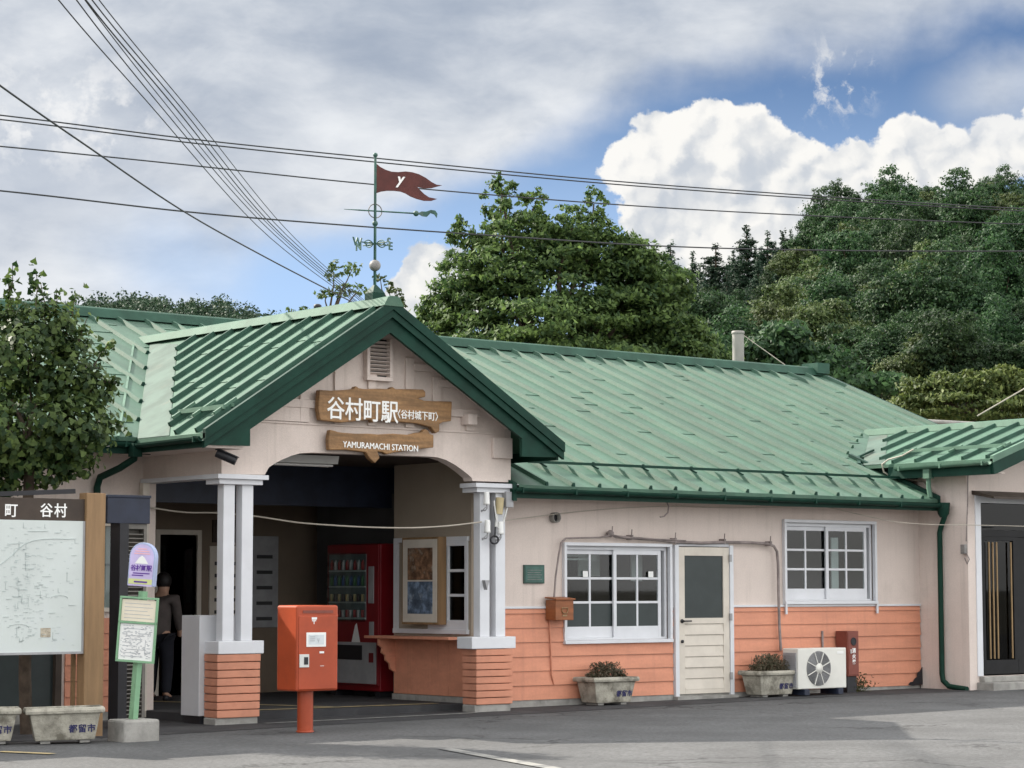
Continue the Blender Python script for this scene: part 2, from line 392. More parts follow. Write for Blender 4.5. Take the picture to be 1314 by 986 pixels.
def tag(o, label=None, cat=None, group=None, kind=None):
    if label: o['label'] = label
    if cat: o['category'] = cat
    if group: o['group'] = group
    if kind: o['kind'] = kind
    return o
def thing(name, label, cat, loc=(0,0,0), group=None, rot=None):
    o = bpy.data.objects.new(name, None); COL.objects.link(o); o.location = loc; o.empty_display_size = .1
    if rot is not None: o.rotation_euler = rot
    return tag(o, label, cat, group)
def copy_tree(o, name=None):
    c = o.copy(); COL.objects.link(c)
    for ch in [q for q in bpy.data.objects if q.parent == o]:
        d = copy_tree(ch); d.parent = c; d.matrix_parent_inverse = ch.matrix_parent_inverse.copy()
    return c
def text_mb(body, size, origin, xdir=(1,0,0), updir=(0,0,1), depth=.004, bold=0.0, align='LEFT', sx=1.0, shear=0.0, space=1.0, fat=0.0):
    c = bpy.data.curves.new('lettering', 'FONT'); c.body = body; c.size = size; c.extrude = depth; c.offset = bold*size
    c.align_x = align; c.resolution_u = 3; c.shear = shear; c.space_character = space
    o = bpy.data.objects.new('lettering', c); COL.objects.link(o)
    dg = bpy.context.evaluated_depsgraph_get(); me = bpy.data.meshes.new_from_object(o.evaluated_get(dg))
    bpy.data.objects.remove(o); bpy.data.curves.remove(c)
    X = Vector(xdir).normalized(); U = Vector(updir).normalized(); N = X.cross(U); O = Vector(origin)
    mb = MB(); mb.add([O + X*(v.co.x*sx) + U*v.co.y + N*v.co.z for v in me.vertices], [list(p.vertices) for p in me.polygons])
    if fat:                      # heavier strokes: the same letters laid again, nudged sideways
        for i, (fx, fy) in enumerate(((-fat, 0), (fat, 0), (0, fat), (0, -fat))):
            mb.add([O + X*(v.co.x*sx+fx*size) + U*(v.co.y+fy*size) + N*(v.co.z-.0006*(i+1)) for v in me.vertices], [list(p.vertices) for p in me.polygons])
    bpy.data.meshes.remove(me); return mb
def clip_range(poly, u):        # v range of convex polygon (u,v) at given u
    vs = []
    n = len(poly)
    for i in range(n):
        (a, b), (c, d) = poly[i], poly[(i+1) % n]
        if (a-u)*(c-u) <= 0 and abs(a-c) > 1e-9: vs.append(b+(d-b)*(u-a)/(c-a))
    return (min(vs), max(vs)) if len(vs) > 1 else None
def sag(a, b, drop, n=16):
    a = Vector(a); b = Vector(b)
    return [a.lerp(b, i/n) - Vector((0,0,1))*(drop*4*(i/n)*(1-i/n)) for i in range(n+1)]
# ------------------------------------------------------------------ ground, road
def gz(x, y):
    x = max(-40, min(40, x)); y = max(-40, min(40, y)); return -.1 + .006*x + .004*y
def sheet(name, xs, ys, dz, m, kind='structure'):
    mb = MB(); nx, ny = len(xs), len(ys)
    vs = [(x, y, gz(x, y)+dz) for y in ys for x in xs]
    mb.add(vs, [(j*nx+i, j*nx+i+1, (j+1)*nx+i+1, (j+1)*nx+i) for j in range(ny-1) for i in range(nx-1)])
    return tag(mb.obj(name, m), kind=kind)
M_EARTH = mat('rough_grass_ground', (.11, .105, .085), .95, .3, .6, .4, 8, stain=(.08, .08, .06, .6), stain_scale=.3)
M_ASPHALT = mat('worn_asphalt', (.098, .099, .101), .92, .20, .8, .5, 60, stain=(.066, .067, .07, .55), stain_scale=.55, fine=(24, .60))
def add_cracks(m):
    t = m.node_tree; b = t.nodes['Principled BSDF']; src = b.inputs['Base Color'].links[0].from_socket
    tc = t.nodes.new('ShaderNodeTexCoord'); P = Nd(t, tc.outputs['Object']); w = noise(t, P, 1.1, 4, .6)
    sp = t.nodes.new('ShaderNodeSeparateXYZ'); t.links.new(P.s, sp.inputs[0])
    v = t.nodes.new('ShaderNodeTexVoronoi'); v.feature = 'DISTANCE_TO_EDGE'; v.inputs['Scale'].default_value = .33
    q = vec(t, Nd(t, sp.outputs[0])+(w-.5)*1.6, Nd(t, sp.outputs[1])+(noise(t, P, 1.7, 4, .6)-.5)*1.6); t.links.new(q.s, v.inputs['Vector'])
    k = Nd(t, v.outputs['Distance']).step(.016, .004)*noise(t, P, .35, 2, .5).step(.44, .56)*.75
    t.links.new(mixc(t, k, Nd(t, src), (.022, .022, .023)).s, b.inputs['Base Color'])
add_cracks(M_ASPHALT)
M_ASPHALTDK = mat('dark_asphalt_patch', (.040, .040, .043), .95, .25, 1.5, .4, 110, stain=(.08, .08, .078, .6), stain_scale=1.6)
M_LINE = mat('worn_line_paint', (.27, .265, .245), .85, .2, 4, stain=(.12, .12, .12, .95), stain_scale=4, stain_lo=.42, stain_hi=.60)
M_LINEYEL = mat('worn_yellow_paint', (.42, .33, .17), .85, .2, 4, stain=(.16, .14, .10, .9), stain_scale=4, stain_lo=.45, stain_hi=.65)
sheet('ground', [-4000,-400,-100,-40,-30,-20,-10,0,10,20,30,40,100,400,4000], [-4000,-400,-100,-40,-30,-20,-10,0,10,20,30,40,60,100,400,4000], 0, M_EARTH)
sheet('road', [-40,-30,-20,-10,0,10,20,30,40], [-40,-30,-20,-10,-5,0,1.2,3], .004, M_ASPHALT)
def patch(name, pts, m, dz=.008):
    mb = MB(); mb.add([(x, y, gz(x, y)+dz) for x, y in pts], [list(range(len(pts)))])
    return tag(mb.obj(name, m), kind='structure')
patch('road_repair_strip', [(-9.5,-1.25),(-6.2,-1.5),(-4.9,-1.35),(-3.2,-1.25),(-.2,-1.15),(2.6,-.95),(5.2,-.9),(7.2,-1.1),(7.9,-1.2),(7.9,.05),(-9.5,1.2)], M_ASPHALTDK, .008)
# painted line remnants in the foreground
def strip_line(name, a, b, w, m, dz=.013):
    a = Vector((a[0], a[1], 0)); b = Vector((b[0], b[1], 0)); d = (b-a).normalized(); n = Vector((-d.y, d.x, 0))*(w/2)
    return patch(name, [tuple((a-n)[:2]), tuple((b-n)[:2]), tuple((b+n)[:2]), tuple((a+n)[:2])], m, dz)
def on_ground(px, py):
    d = ray(px, py); n = Vector((-.006, -.004, 1)); p0 = Vector((0, 0, -.1)); return CAM + d*((p0-CAM).dot(n)/d.dot(n))
for (a, b, w, m) in (((570,962),(712,988),.15,M_LINE),((0,966),(68,969),.12,M_LINEYEL)):
    strip_line('road_marking', on_ground(*a)[:2], on_ground(*b)[:2], w, m)
# ------------------------------------------------------------------ the station building
ST = thing('station_building', 'low pink and salmon station building with green metal roof and arched gable porch', 'building', (2, 1, 0))
YP = -.5                                            # front plane of the porch
def RM(x, y, dz=0): return (x, y, 2.78+.4*(y+.55)+dz)
RIDGE_Y = 5.85
# --- main roof slope
roof = MB()
polys = [[(-16,.6),(-.42,.6),(-.42,RIDGE_Y),(-16,RIDGE_Y)], [(-.42,-.58),(7.75,-.58),(7.75,RIDGE_Y),(-.42,RIDGE_Y)], [(7.75,1.25),(12,1.25),(12,RIDGE_Y),(7.75,RIDGE_Y)]]
for p in polys: roof.prism([RM(x, y) for x, y in p], (0, 0, -.05))
for (x0, x1) in ((-16, 12),):                        # back slope
    roof.prism([(x0, RIDGE_Y, 5.34), (x1, RIDGE_Y, 5.34), (x1, RIDGE_Y+6, 2.94), (x0, RIDGE_Y+6, 2.94)], (0, 0, -.05))
def in_valley(x):                                    # y where the porch roof meets the main slope
    return ((4.89-.637*abs(x+2.66))-2.78)/.4-.55
seams = roof; laps = roof; ends = MB(); side_strips = MB()
def seam(mb, a, b, n, w=.042, h=.045):
    a = Vector(a); b = Vector(b); n = Vector(n).normalized(); d = (b-a).normalized(); s = d.cross(n)
    mb.prism([a+s*w*.62, a+s*w*.32+n*h, a-s*w*.32+n*h, a-s*w*.62], b-a)
NM = Vector((0, -.4, 1)).normalized()
k = -35
SP = .455
while k*SP < 11.95:
    x = k*SP+.12; k += 1
    if x < -15.9: continue
    y0 = .62 if x < -.42 else (-.56 if x < 7.7 else 1.27)
    if -5.2 < x < .02: y0 = max(y0, in_valley(x)+.03)
    if 7.65 < x < 9.6: y0 = max(y0, 1.2+(x-7.65)*.7)
    seam(seams, RM(x, y0), RM(x, RIDGE_Y-.12), NM, .055, .050)
    ja = Vector(RM(x+.033, y0+.01, .0025)); jb = Vector(RM(x+.033, RIDGE_Y-.14, .0025)); side_strips.prism([ja, ja+Vector((.016,0,0)), ja+Vector((.016,0,0))+NM*.003, ja+NM*.003], jb-ja)  # thin dark strip laid along the right side of each seam
    if y0 < 0 or x < -.42: ends.obox(Vector(RM(x, y0-.012, .02)), (.022,0,0), (0,.008,0), (0,0,.022))
    r = random.Random(k)
    for i, yy in enumerate((.95, 2.05, 2.9, 3.55, 4.6, 5.2)):
        ly = yy + (.18 if (k+i) % 2 else -.16) + r.uniform(-.03, .03)
        if ly < y0+.2 or x+SP > 11.9 or r.random() < .45: continue
        w = SP*r.choice((.9, .9, .5, .7)); c = Vector(RM(x+.03+w/2, ly, .003))
        dd = Vector((0, 1, .4)).normalized()
        laps.prism([c-Vector((w/2,0,0)), c+Vector((w/2,0,0)), c+Vector((w/2,0,0))+NM*.006, c-Vector((w/2,0,0))+NM*.006], dd*.10)
main_roof = roof.obj('roof', M_ROOF, ST); side_strips.objs('seam_side_strip', M_SEAMDEEP, main_roof); ends.objs('seam_end', M_TRIM, main_roof)
rc = MB()
def ridge_cap(mb, pts, w=.16, h=.10):
    for a, b in zip(pts, pts[1:]):
        a = Vector(a); b = Vector(b); d = (b-a).normalized(); s = d.cross(Vector((0,0,1))).normalized()
        mb.prism([a-s*w-Vector((0,0,w*.35)), a-s*w*.6+Vector((0,0,h*.75)), a-s*w*.3+Vector((0,0,h)), a+s*w*.3+Vector((0,0,h)), a+s*w*.6+Vector((0,0,h*.75)), a+s*w-Vector((0,0,w*.35))], b-a)
ridge_cap(rc, [(-16, RIDGE_Y, 5.36), (12.02, RIDGE_Y, 5.36)])
rc.box(11.75, 12.06, RIDGE_Y-.2, RIDGE_Y+.2, 5.34, 5.53)
rc.obj('ridge_cap', M_SEAMDEEP, main_roof)
vg = MB(); vg.prism([RM(11.96, 1.25, -.16), RM(12.04, 1.25, -.16), RM(12.04, 1.25, .05), RM(11.96, 1.25, .05)], Vector(RM(0, RIDGE_Y))-Vector(RM(0, 1.25)))
vg.prism([RM(7.72, -.58, -.12), RM(7.79, -.58, -.12), RM(7.79, -.58, .055), RM(7.72, -.58, .055)], Vector(RM(0, 1.2))-Vector(RM(0, -.58)))
vg.prism([RM(-.46, -.6, -.20), RM(-.40, -.6, -.20), RM(-.40, -.6, .03), RM(-.46, -.6, .03)], Vector(RM(0, .55))-Vector(RM(0, -.6)))
vg.objs('verge_board', M_TRIM, main_roof)
sg = MB(); sg.bar(RM(.35, .08, .085), RM(7.62, .08, .085), .02, .036)
sg.obj('snow_guard', M_TRIM, main_roof)
for i in range(9):
    x = .12+.455*(2*i+1)
    if x > 7.6: break
    b = MB(); b.bar(RM(x, -.02, .05), RM(x, .16, .05), .022, .045); b.bar(RM(x, .08, .03), RM(x, .08, .115), .026, .03); b.obj('snow_guard_bracket', M_TRIM, main_roof)
# soffits and fascia of the eaves
sf = MB(); sf.box(-.42, 7.74, -.50, 0, 2.70, 2.73); sf.box(-16, -5.0, .7, 1.28, 3.12, 3.15); sf.objs('soffit', M_PLASTER, main_roof)
fc = MB(); fc.box(-.44, 7.76, -.56, -.52, 2.60, 2.76); fc.box(-16, -5.05, .62, .66, 3.04, 3.2); fc.objs('fascia', M_TRIM, main_roof)
def gutter(a, b, r=.055):
    a = Vector(a); b = Vector(b); d = (b-a).normalized(); s = d.cross(Vector((0,0,1))).normalized(); mb = MB()
    outer = [a+s*(r*math.cos(t))-Vector((0,0,1))*(r*math.sin(t)) for t in [PI*i/8 for i in range(9)]]
    inner = [a+s*((r-.008)*math.cos(t))-Vector((0,0,1))*((r-.008)*math.sin(t)) for t in [PI*i/8 for i in range(9)]]
    mb.prism(outer+inner[::-1], b-a); L = (b-a).length; n = int(L/.9)
    for i in range(n+1):
        c = a+d*(.1+i*(L-.2)/max(n,1)); mb.obox(c-Vector((0,0,r*.45)), d*.012, s*(r+.006), Vector((0,0,r*.62)))
    return mb
gutter((-.46, -.62, 2.725), (7.80, -.62, 2.700), .06).obj('gutter', M_TRIM, ST)
gutter((-16, .56, 3.20), (-5.35, .56, 3.17), .055).obj('gutter', M_TRIM, ST)
gutter((-5.33, -.98, 3.165), (-5.33, .60, 3.15), .055).obj('gutter', M_TRIM, ST)
# downspouts
dp = MB(); dp.tube([(-5.33,.5,3.13),(-5.33,.52,2.98),(-5.36,.8,2.88),(-5.43,1.15,2.78),(-5.44,1.2,2.66),(-5.44,1.2,-.1)], .042, 10); dp.box(-5.39,-5.27,.44,.56,3.0,3.16)
dp.obj('downspout', M_TRIM, ST)
dp = MB(); dp.tube([(7.80,-.62,2.62),(7.82,-.62,2.5),(7.88,-.50,2.36),(7.885,-.47,2.28),(7.885,-.47,.18),(7.885,-.49,.08),(7.86,-.62,.0),(7.82,-1.0,-.03)], .04, 10)
dp.lathe((7.80,-.62,2.52), [(.05,-.02),(.085,.04),(.10,.16),(.10,.20)], 8); dp.obj('downspout', M_TRIM, ST)
dp = MB(); dp.box(7.56,7.68,-.56,-.44,3.08,3.27); dp.tube([(7.62,-.5,3.10),(7.62,-.5,2.95),(7.63,-.52,2.80)], .036, 10); dp.obj('downspout', M_SEAMDK, ST)
# --- porch roof
ZR = 4.89
def RP(x, y, dz=0): return (x, y, ZR-(.637 if x < -2.66 else .60)*abs(x+2.66)+dz)
pr = MB(); XL, XR, YF = -5.30, .06, -1.0
def vy(x): return (RP(x, 0)[2]-2.78)/.4-.55
pr.prism([RP(-2.66, YF), RP(XL, YF), RP(XL, vy(XL)-.02), RP(-2.66, vy(-2.66)+.05)], (0,0,-.06))
pr.prism([RP(-2.659, YF), RP(-2.659, vy(-2.66)+.05), RP(XR, vy(XR)), RP(XR, YF)], (0,0,-.06))
psl = MB(); psr = MB(); NL = Vector((-.637, 0, 1)).normalized(); NR = Vector((.60, 0, 1)).normalized()
for i in range(13):
    y = -.80+i*SP
    # left slope: from eave (or flashing) up to the ridge
    xe = XL+.02
    ys = y+.75
    if ys > vy(XL): xe = max(xe, -2.66-((ZR-(2.78+.4*(ys+.55)))/.637))
    if xe < -2.85: seam(psl, RP(xe, y), RP(-2.78, y), NL, .05, .06)
    xr = XR-.02
    if y > vy(XR): xr = min(xr, -2.66+((ZR-(2.78+.4*(y+.1+.55)))/.60))
    if xr > -2.5: seam(psr, RP(xr, y), RP(-2.54, y), NR, .05, .05)
pl = pr
for i in range(11):
    y = -.80+i*SP; r = random.Random(100+i)
    for x in (-3.35+r.uniform(-.1,.1), -4.2+r.uniform(-.2,.2)):
        if y+.5 > (2.78 and vy(x)-.8): continue
        c = Vector(RP(x, y+.04, .002)); pl.prism([c, c+Vector((0,SP*.84,0)), c+Vector((0,SP*.84,0))+NL*.008, c+NL*.008], Vector((1,0,.637)).normalized()*.12)
porch_roof = pr.obj('porch_roof', M_PORCHROOF, ST); psl.objs('seam', M_SEAMDEEP, porch_roof); psr.objs('seam', M_SEAMDEEP, porch_roof)
fl = MB(); fl.prism([RP(XL, vy(XL)-.02, .006), RP(XL, vy(XL)-.74, .006), RP(-2.9, vy(-2.9)-.74, .006), RP(-2.75, vy(-2.75), .006)], (0,0,.006))
fl.obj('valley_flashing', M_FLASH, porch_roof)
vl = MB(); a = Vector(RP(XL, vy(XL), .0)); b = Vector(RP(-2.75, vy(-2.75), .0)); vl.bar(a+Vector((-.22,.05,.02)), b+Vector((-.22,.05,.02)), .03, .04); vl.obj('valley_edge', M_SEAMDK, porch_roof)
rc = MB(); ridge_cap(rc, [(-2.66, YF-.02, ZR+.015), (-2.66, 4.95, ZR+.015)], .15, .07); rc.obj('ridge_cap', M_PORCHROOF, porch_roof)
sgp = MB(); xg = -4.95
sgp.bar(RP(xg, -.85, .10), RP(xg, .15, .10), .03, .05); sgp.bar(RP(xg+.12, -.85, .05), RP(xg+.12, .15, .05), .03, .04)
for y in (-.80, -.345, .11): sgp.bar(RP(xg-.1, y, .07), RP(xg+.2, y, .07), .03, .07)
sgp.obj('snow_guard', M_SEAMDK, porch_roof)
for nm, poly in (('l', [(-5.30,3.215),(-5.226,3.077),(-4.66,3.085),(-4.66,3.278),(-2.66,4.536),(-2.66,4.855)]), ('r', [(-2.66,4.855),(-2.66,4.536),(-.601,3.335),(-.601,3.105),(-.014,3.115),(.06,3.235)])):
    b = MB(); b.prism([(x, -.95, z) for x, z in poly], (0, .05, 0)); b.obj('bargeboard', M_TRIM, porch_roof)
ed = MB()
for x0, x1 in ((XL, -2.66), (-2.66, XR)):
    s = -1 if x0 < -2.7 else 1
    a = Vector(RP(x0, YF-.012, .0)) if s < 0 else Vector(RP(-2.6599, YF-.012, 0)); b = Vector(RP(-2.6601, YF-.012, 0)) if s < 0 else Vector(RP(x1, YF-.012, 0))
    ed.prism([a+Vector((0,0,.045)), a+Vector((0,.06,.045)), a+Vector((0,.06,-.075)), a+Vector((0,0,-.075))], b-a)
    ed.prism([a+Vector((0,.02,-.08)), a+Vector((0,.07,-.08)), a+Vector((0,.07,-.17)), a+Vector((0,.02,-.17))], b-a)
ed.obj('roof_edge_trim', M_TRIM, porch_roof)
so = MB()
so.prism([RP(-4.8, -.95, -.10), RP(-2.66, -.95, -.10), RP(-2.66, -.5, -.10), RP(-4.8, -.5, -.10)], (0,0,-.02)); so.prism([RP(-2.655, -.95, -.10), RP(-.5, -.95, -.10), RP(-.5, -.5, -.10), RP(-2.655, -.5, -.10)], (0,0,-.02))
so.box(-5.22, -4.72, -.9, 1.27, 3.05, 3.08); so.objs('soffit', M_PLASTER, porch_roof)
fa = MB(); fa.box(-5.28, -5.24, -.9, .6, 3.05, 3.2); fa.box(.0, .04, -.9, .45, 3.08, 3.2); fa.objs('fascia', M_TRIM, porch_roof)
# --- porch gable wall with arch
arch = [(-4.76,2.775),(-4.16,2.785),(-4.105,2.873),(-4.00,2.935),(-3.885,2.985),(-3.78,3.025),(-3.663,3.055),(-3.5,3.07),(-2.66,3.078),(-1.75,3.085),(-1.60,3.08),(-1.46,3.05),(-1.31,2.99),(-1.18,2.92),(-1.06,2.845),(-1.04,2.80),(-.42,2.80)]
gw = MB(); top = [(-.42, 3.44), (-2.66, ZR-.10), (-4.76, 3.44)]
mid = 8
gw.prism([(x, YP, z) for x, z in arch[:mid+1]+[(-2.66, ZR-.10), (-4.76, 3.45)]], (0, .18, 0))
gw.prism([(x, YP, z) for x, z in arch[mid:]+[(-.42, 3.45), (-2.66, ZR-.10)]], (0, .18, 0))
gable = gw.obj('gable_wall', M_PLASTER, ST)
bt = MB()
bt.box(-4.36, -.6, YP-.018, YP, 3.40, 3.425)               # thin drip line above the beam
bt.box(-4.0, -1.3, YP-.03, YP, 3.56, 3.62) if False else None
for x, z0, z1 in ((-3.62,3.43,3.86),(-3.12,3.43,4.15),(-2.62,3.43,4.06),(-2.05,3.43,4.30),(-1.63,3.43,4.08),(-1.1,3.43,3.66)):
    bt.box(x-.065, x+.065, YP-.035, YP, z0, z1)
bt.prism([(-4.25,YP-.03,3.43),(-3.68,YP-.03,3.43),(-3.68,YP-.03,3.60),(-4.05,YP-.03,3.60)], (0,.03,0))
bt.box(-4.15,-3.3, YP-.045, YP, 3.60, 3.70)
bt.box(-1.66,-.95, YP-.045, YP, 3.60, 3.70); bt.box(-2.0,-1.5, YP-.05, YP, 4.14, 4.23); bt.box(-1.62,-1.15, YP-.05, YP, 3.96, 4.05)
bt.box(-1.23,-1.09, YP-.16, YP, 3.50, 3.63); bt.box(-.74,-.43, YP-.05, YP, 3.10, 3.36)
bt.obj('timber_trim', M_PLASTER, gable, .006)
lv = MB(); lv.box(-2.745,-2.70,YP-.09,YP,4.03,4.50); lv.box(-2.40,-2.355,YP-.09,YP,4.03,4.50); lv.box(-2.745,-2.355,YP-.09,YP,3.98,4.03)
vent = lv.obj('vent', M_PLASTER, gable, .004)
sl = MB()
for i in range(9): sl.obox((-2.55,YP-.045,4.07+i*.048), (.15,0,0), (0,.026,-.012), (0,.003,.004))
sl.obj('louvre', M_PLASTER, vent); bk = MB(); bk.box(-2.70,-2.40,YP-.012,YP-.002,4.03,4.50); bk.obj('vent_back', M_BLACK, vent)
# side beams, ceiling of the porch
sb = MB(); sb.box(-4.76,-4.58, -.32, 1.28, 2.78, 3.35); sb.box(-.60,-.42, -.32, 0, 2.80, 3.4); sb.objs('side_beam', M_PLASTER, ST)
tr = MB(); tr.box(-4.80,-4.56,-.30,1.28,2.73,2.778); tr.obj('beam_trim', M_WHITE, ST)
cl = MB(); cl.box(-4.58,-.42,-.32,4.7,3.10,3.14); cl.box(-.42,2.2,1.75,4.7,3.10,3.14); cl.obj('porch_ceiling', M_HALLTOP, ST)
ln = MB(); ln.box(-4.6,1.5,2.3,2.45,2.55,3.1); ln.obj('ceiling_beam', M_NAVY, ST)
# --- pillars
def pillar(x0, zg, mirror=False):
    c = MB(); x1 = x0+.56; y0 = YP; y1 = YP+.27
    c.box(x0-.02, x1+.0, y0-.02+.03, y1, -.3, zg)
    p = c.obj('pillar', M_CONC, ST, .012)
    b = MB(); n = 8; h = (.69-zg)/n
    for i in range(n):
        z = zg+i*h; r = random.Random(i*7+int(x0*10)); j = r.uniform(-.006,.006)
        b.prism([(x0-.012-j,y0-.012-j,z+.006),(x1+.012+j,y0-.012-j,z+.006),(x1+.012+j,y1,z+.006),(x0-.012-j,y1,z+.006)], (0,0,h-.012))
        b.box(x0+.004, x1-.004, y0+.004, y1-.004, z, z+.006)
    b.obj('brick_plinth', M_BRICK, p, .012)
    s = MB(); s.box(x0-.09+(.085 if not mirror else 0), x1+.06, y0-.02, y1+.02, .69, .84); s.obj('plinth_cap', M_WHITE, p, .008)
    for dx in (.07, .325):
        for dy in (.02,):
            q = MB(); q.box(x0+dx, x0+dx+.155, y0+dy, y0+dy+.135, .84, 2.66); q.obj('shaft', M_WHITE, p, .006)
    k = MB(); k.box(x0-.02, x1+.02, y0-.03, y1, 2.66, 2.72); k.box(x0-.07, x1+.07, y0-.08, y1-.01, 2.72, 2.775); k.obj('capital', M_WHITE, p, .004)
    return p
pillar(-4.785, -.045); pillar(-.975, -.01, True)
# --- front wall
W1 = (.905, 2.765, .76, 2.015); W2 = (5.055, 6.915, 1.265, 2.395); DR = (2.93, 3.90, .0, 2.05)
fw = MB()
def wall_boxes(mb, x0, x1, z0, z1, y0, y1, holes):
    xs = sorted({x0, x1, *[h[0] for h in holes], *[h[1] for h in holes]})
    for a, b in zip(xs, xs[1:]):
        if b <= x0 or a >= x1: continue
        z = z0
        for h in sorted([h for h in holes if h[0] <= a+1e-6 and h[1] >= b-1e-6], key=lambda h: h[2]):
            if h[2] > z: mb.box(a, b, y0, y1, z, h[2])
            z = max(z, h[3])
        if z < z1: mb.box(a, b, y0, y1, z, z1)
wall_boxes(fw, -.42, 7.95, 0, 2.98, 0, .15, [W1, W2, DR])
fw.obj('front_wall', M_PLASTER, ST)
fd = MB(); fd.box(-.42, 7.9, -.02, .12, -.4, -.002); fd.obj('foundation', M_CONC, ST)
def siding(x0, x1, z0, z1, y, holes=(), rows=None):
    mb = MB(); h = .187; z = z0
    while z < z1-.01:
        zt = min(z+h, z1); segs = [(x0, x1)]
        for hx0, hx1, hz0, hz1 in holes:
            if zt > hz0+.03 and z < hz1-.02:
                segs = [q for a, b in segs for q in ((a, min(b, hx0)), (max(a, hx1), b)) if q[1]-q[0] > .01]
        for a, b in segs:
            r = random.Random(int(a*100+z*1000)); n = max(1, int((b-a)/2.3)); cuts = [a]+[a+(b-a)*(i+r.uniform(.3,.7))/n for i in range(n-1)]+[b]
            for c0, c1 in zip(cuts, cuts[1:]):
                j = r.uniform(0,.004)
                mb.prism([(c0+.001,y,z),(c0+.001,y-.030-j,z),(c0+.001,y-.012-j,zt-.003),(c0+.001,y,zt-.003)], (c1-c0-.002,0,0))
        z += h
    return mb
siding(-.42, 7.93, 0, 1.185, 0, [(W1[0]-.03, W1[1]+.03, W1[2]-.03, 9), (DR[0]-.09, DR[1]+.09, -1, 9)]).obj('siding', M_SIDING, ST)
wc = MB()
for a, b in ((-.42, W1[0]-.03), (W1[1]+.03, DR[0]-.09), (DR[1]+.09, 7.94)): wc.box(a, b, -.032, 0, 1.187, 1.215)
wc.obj('wall_cap_strip', M_WHITE, ST)
def window(parent, x0, x1, z0, z1, y, frost=True, trim=.045):
    f = MB(); f.box(x0-trim, x1+trim, y-.055, y+.02, z1, z1+trim); f.box(x0-trim, x1+trim, y-.07, y+.02, z0-trim, z0)
    f.box(x0-trim, x0, y-.055, y+.02, z0, z1); f.box(x1, x1+trim, y-.055, y+.02, z0, z1)
    f.box(x0, x1, y+.02, y+.09, z1-.05, z1); f.box(x0, x1, y+.02, y+.09, z0, z0+.03); f.box(x0, x0+.03, y+.02, y+.09, z0+.03, z1-.05); f.box(x1-.04, x1, y+.02, y+.09, z0+.03, z1-.05)
    w = f.obj('window', M_WHITE, parent, .004)
    xm = (x0+x1)/2; z0 += .03; z1 -= .05
    for side, (a, b, yy) in enumerate(((x0+.03, xm+.04, y+.06), (xm-.04, x1-.10, y+.025))):
        s = MB(); st, rb, rt, mu = .055, .15, .06, .032
        s.box(a, a+st, yy, yy+.03, z0, z1); s.box(b-st, b, yy, yy+.03, z0, z1)
        s.box(a+st, b-st, yy, yy+.03, z0, z0+rb); s.box(a+st, b-st, yy, yy+.03, z1-rt, z1)
        gx0, gx1, gz0, gz1 = a+st, b-st, z0+rb, z1-rt; xm2 = (gx0+gx1)/2
        s.box(xm2-mu/2, xm2+mu/2, yy+.003, yy+.027, gz0, gz1)
        dz = (gz1-gz0)/3
        for i in (1, 2):
            s.box(gx0, xm2-mu/2, yy+.003, yy+.027, gz0+i*dz-mu/2, gz0+i*dz+mu/2); s.box(xm2+mu/2, gx1, yy+.003, yy+.027, gz0+i*dz-mu/2, gz0+i*dz+mu/2)
        s.obj('sash', M_WHITE, w, .003)
        g = MB(); zz = gz0+dz if frost else gz0
        g.box(gx0, gx1, yy+.013, yy+.017, zz, gz1); g.obj('pane', M_GLASS, w)
        if frost: g = MB(); g.box(gx0, gx1, yy+.012, yy+.018, gz0, zz); g.obj('frosted_pane', M_FROST, w)
    return w
w1 = window(ST, *W1, 0); w2 = window(ST, *W2, 0, False)
dr = MB()
for x in (W2[0]-.03, W2[1]+.03): dr.box(x-.016, x+.016, -.065, -.04, 1.08, 1.22)
dr.objs('drip_leg', M_WHITE, w2)
# front door
df = MB(); df.box(DR[0]-.075, DR[0]-.005, -.06, .08, -.03, DR[3]); df.box(DR[1]+.005, DR[1]+.075, -.06, .08, -.03, DR[3]); df.box(DR[0]-.005, DR[1]+.005, -.04, .08, DR[3]-.02, DR[3]+.03)
door = df.obj('door_frame', M_WHITE, ST, .004)
x0, x1 = DR[0]+.0, DR[1]-.0
dl = MB(); ya, yb = -.045, -.005
dl.box(x0, x0+.115, ya, yb, 0, 2.02); dl.box(x1-.115, x1, ya, yb, 0, 2.02); dl.box(x0+.115, x1-.115, ya, yb, 1.90, 2.02); dl.box(x0+.115, x1-.115, ya, yb, .96, 1.04); dl.box(x0+.115, x1-.115, ya, yb, 0, .06)
for i in range(6):
    z = .06+i*.15; j = random.Random(i).uniform(0, .008)
    dl.prism([(x0+.115, ya+.022, z), (x0+.115, ya+.004-j, z), (x0+.115, ya+.016, z+.147), (x0+.115, ya+.022, z+.147)], (x1-x0-.23, 0, 0))
leaf = dl.obj('door', M_CREAM, ST, .003)
g = MB(); g.box(x0+.115, x1-.115, ya+.018, ya+.024, 1.04, 1.90); g.obj('pane', M_FROST, leaf)
h = MB(); h.lathe((x0+.055, ya, 1.0), [(.028,0),(.028,-.012),(.012,-.014),(.012,-.05)], 12, (0,1,0)); h.bar((x0+.055,ya-.05,1.0),(x0+.19,ya-.05,1.0),.02,.02); h.lathe((x0+.055, ya, .72), [(.022,0),(.022,-.02),(.001,-.024)], 12, (0,1,0)); h.obj('handle', M_BLACK, leaf)
h = MB()
for z in (.18, 1.0, 1.82): h.box(x1-.012, x1+.03, ya-.028, ya-.01, z, z+.1)
h.objs('hinge', M_GREY, leaf)
sp = MB(); sp.box(DR[0]-.1, DR[1]+.1, -.12, 0, -.3, -.03); sp.obj('door_step', M_CONC, ST)
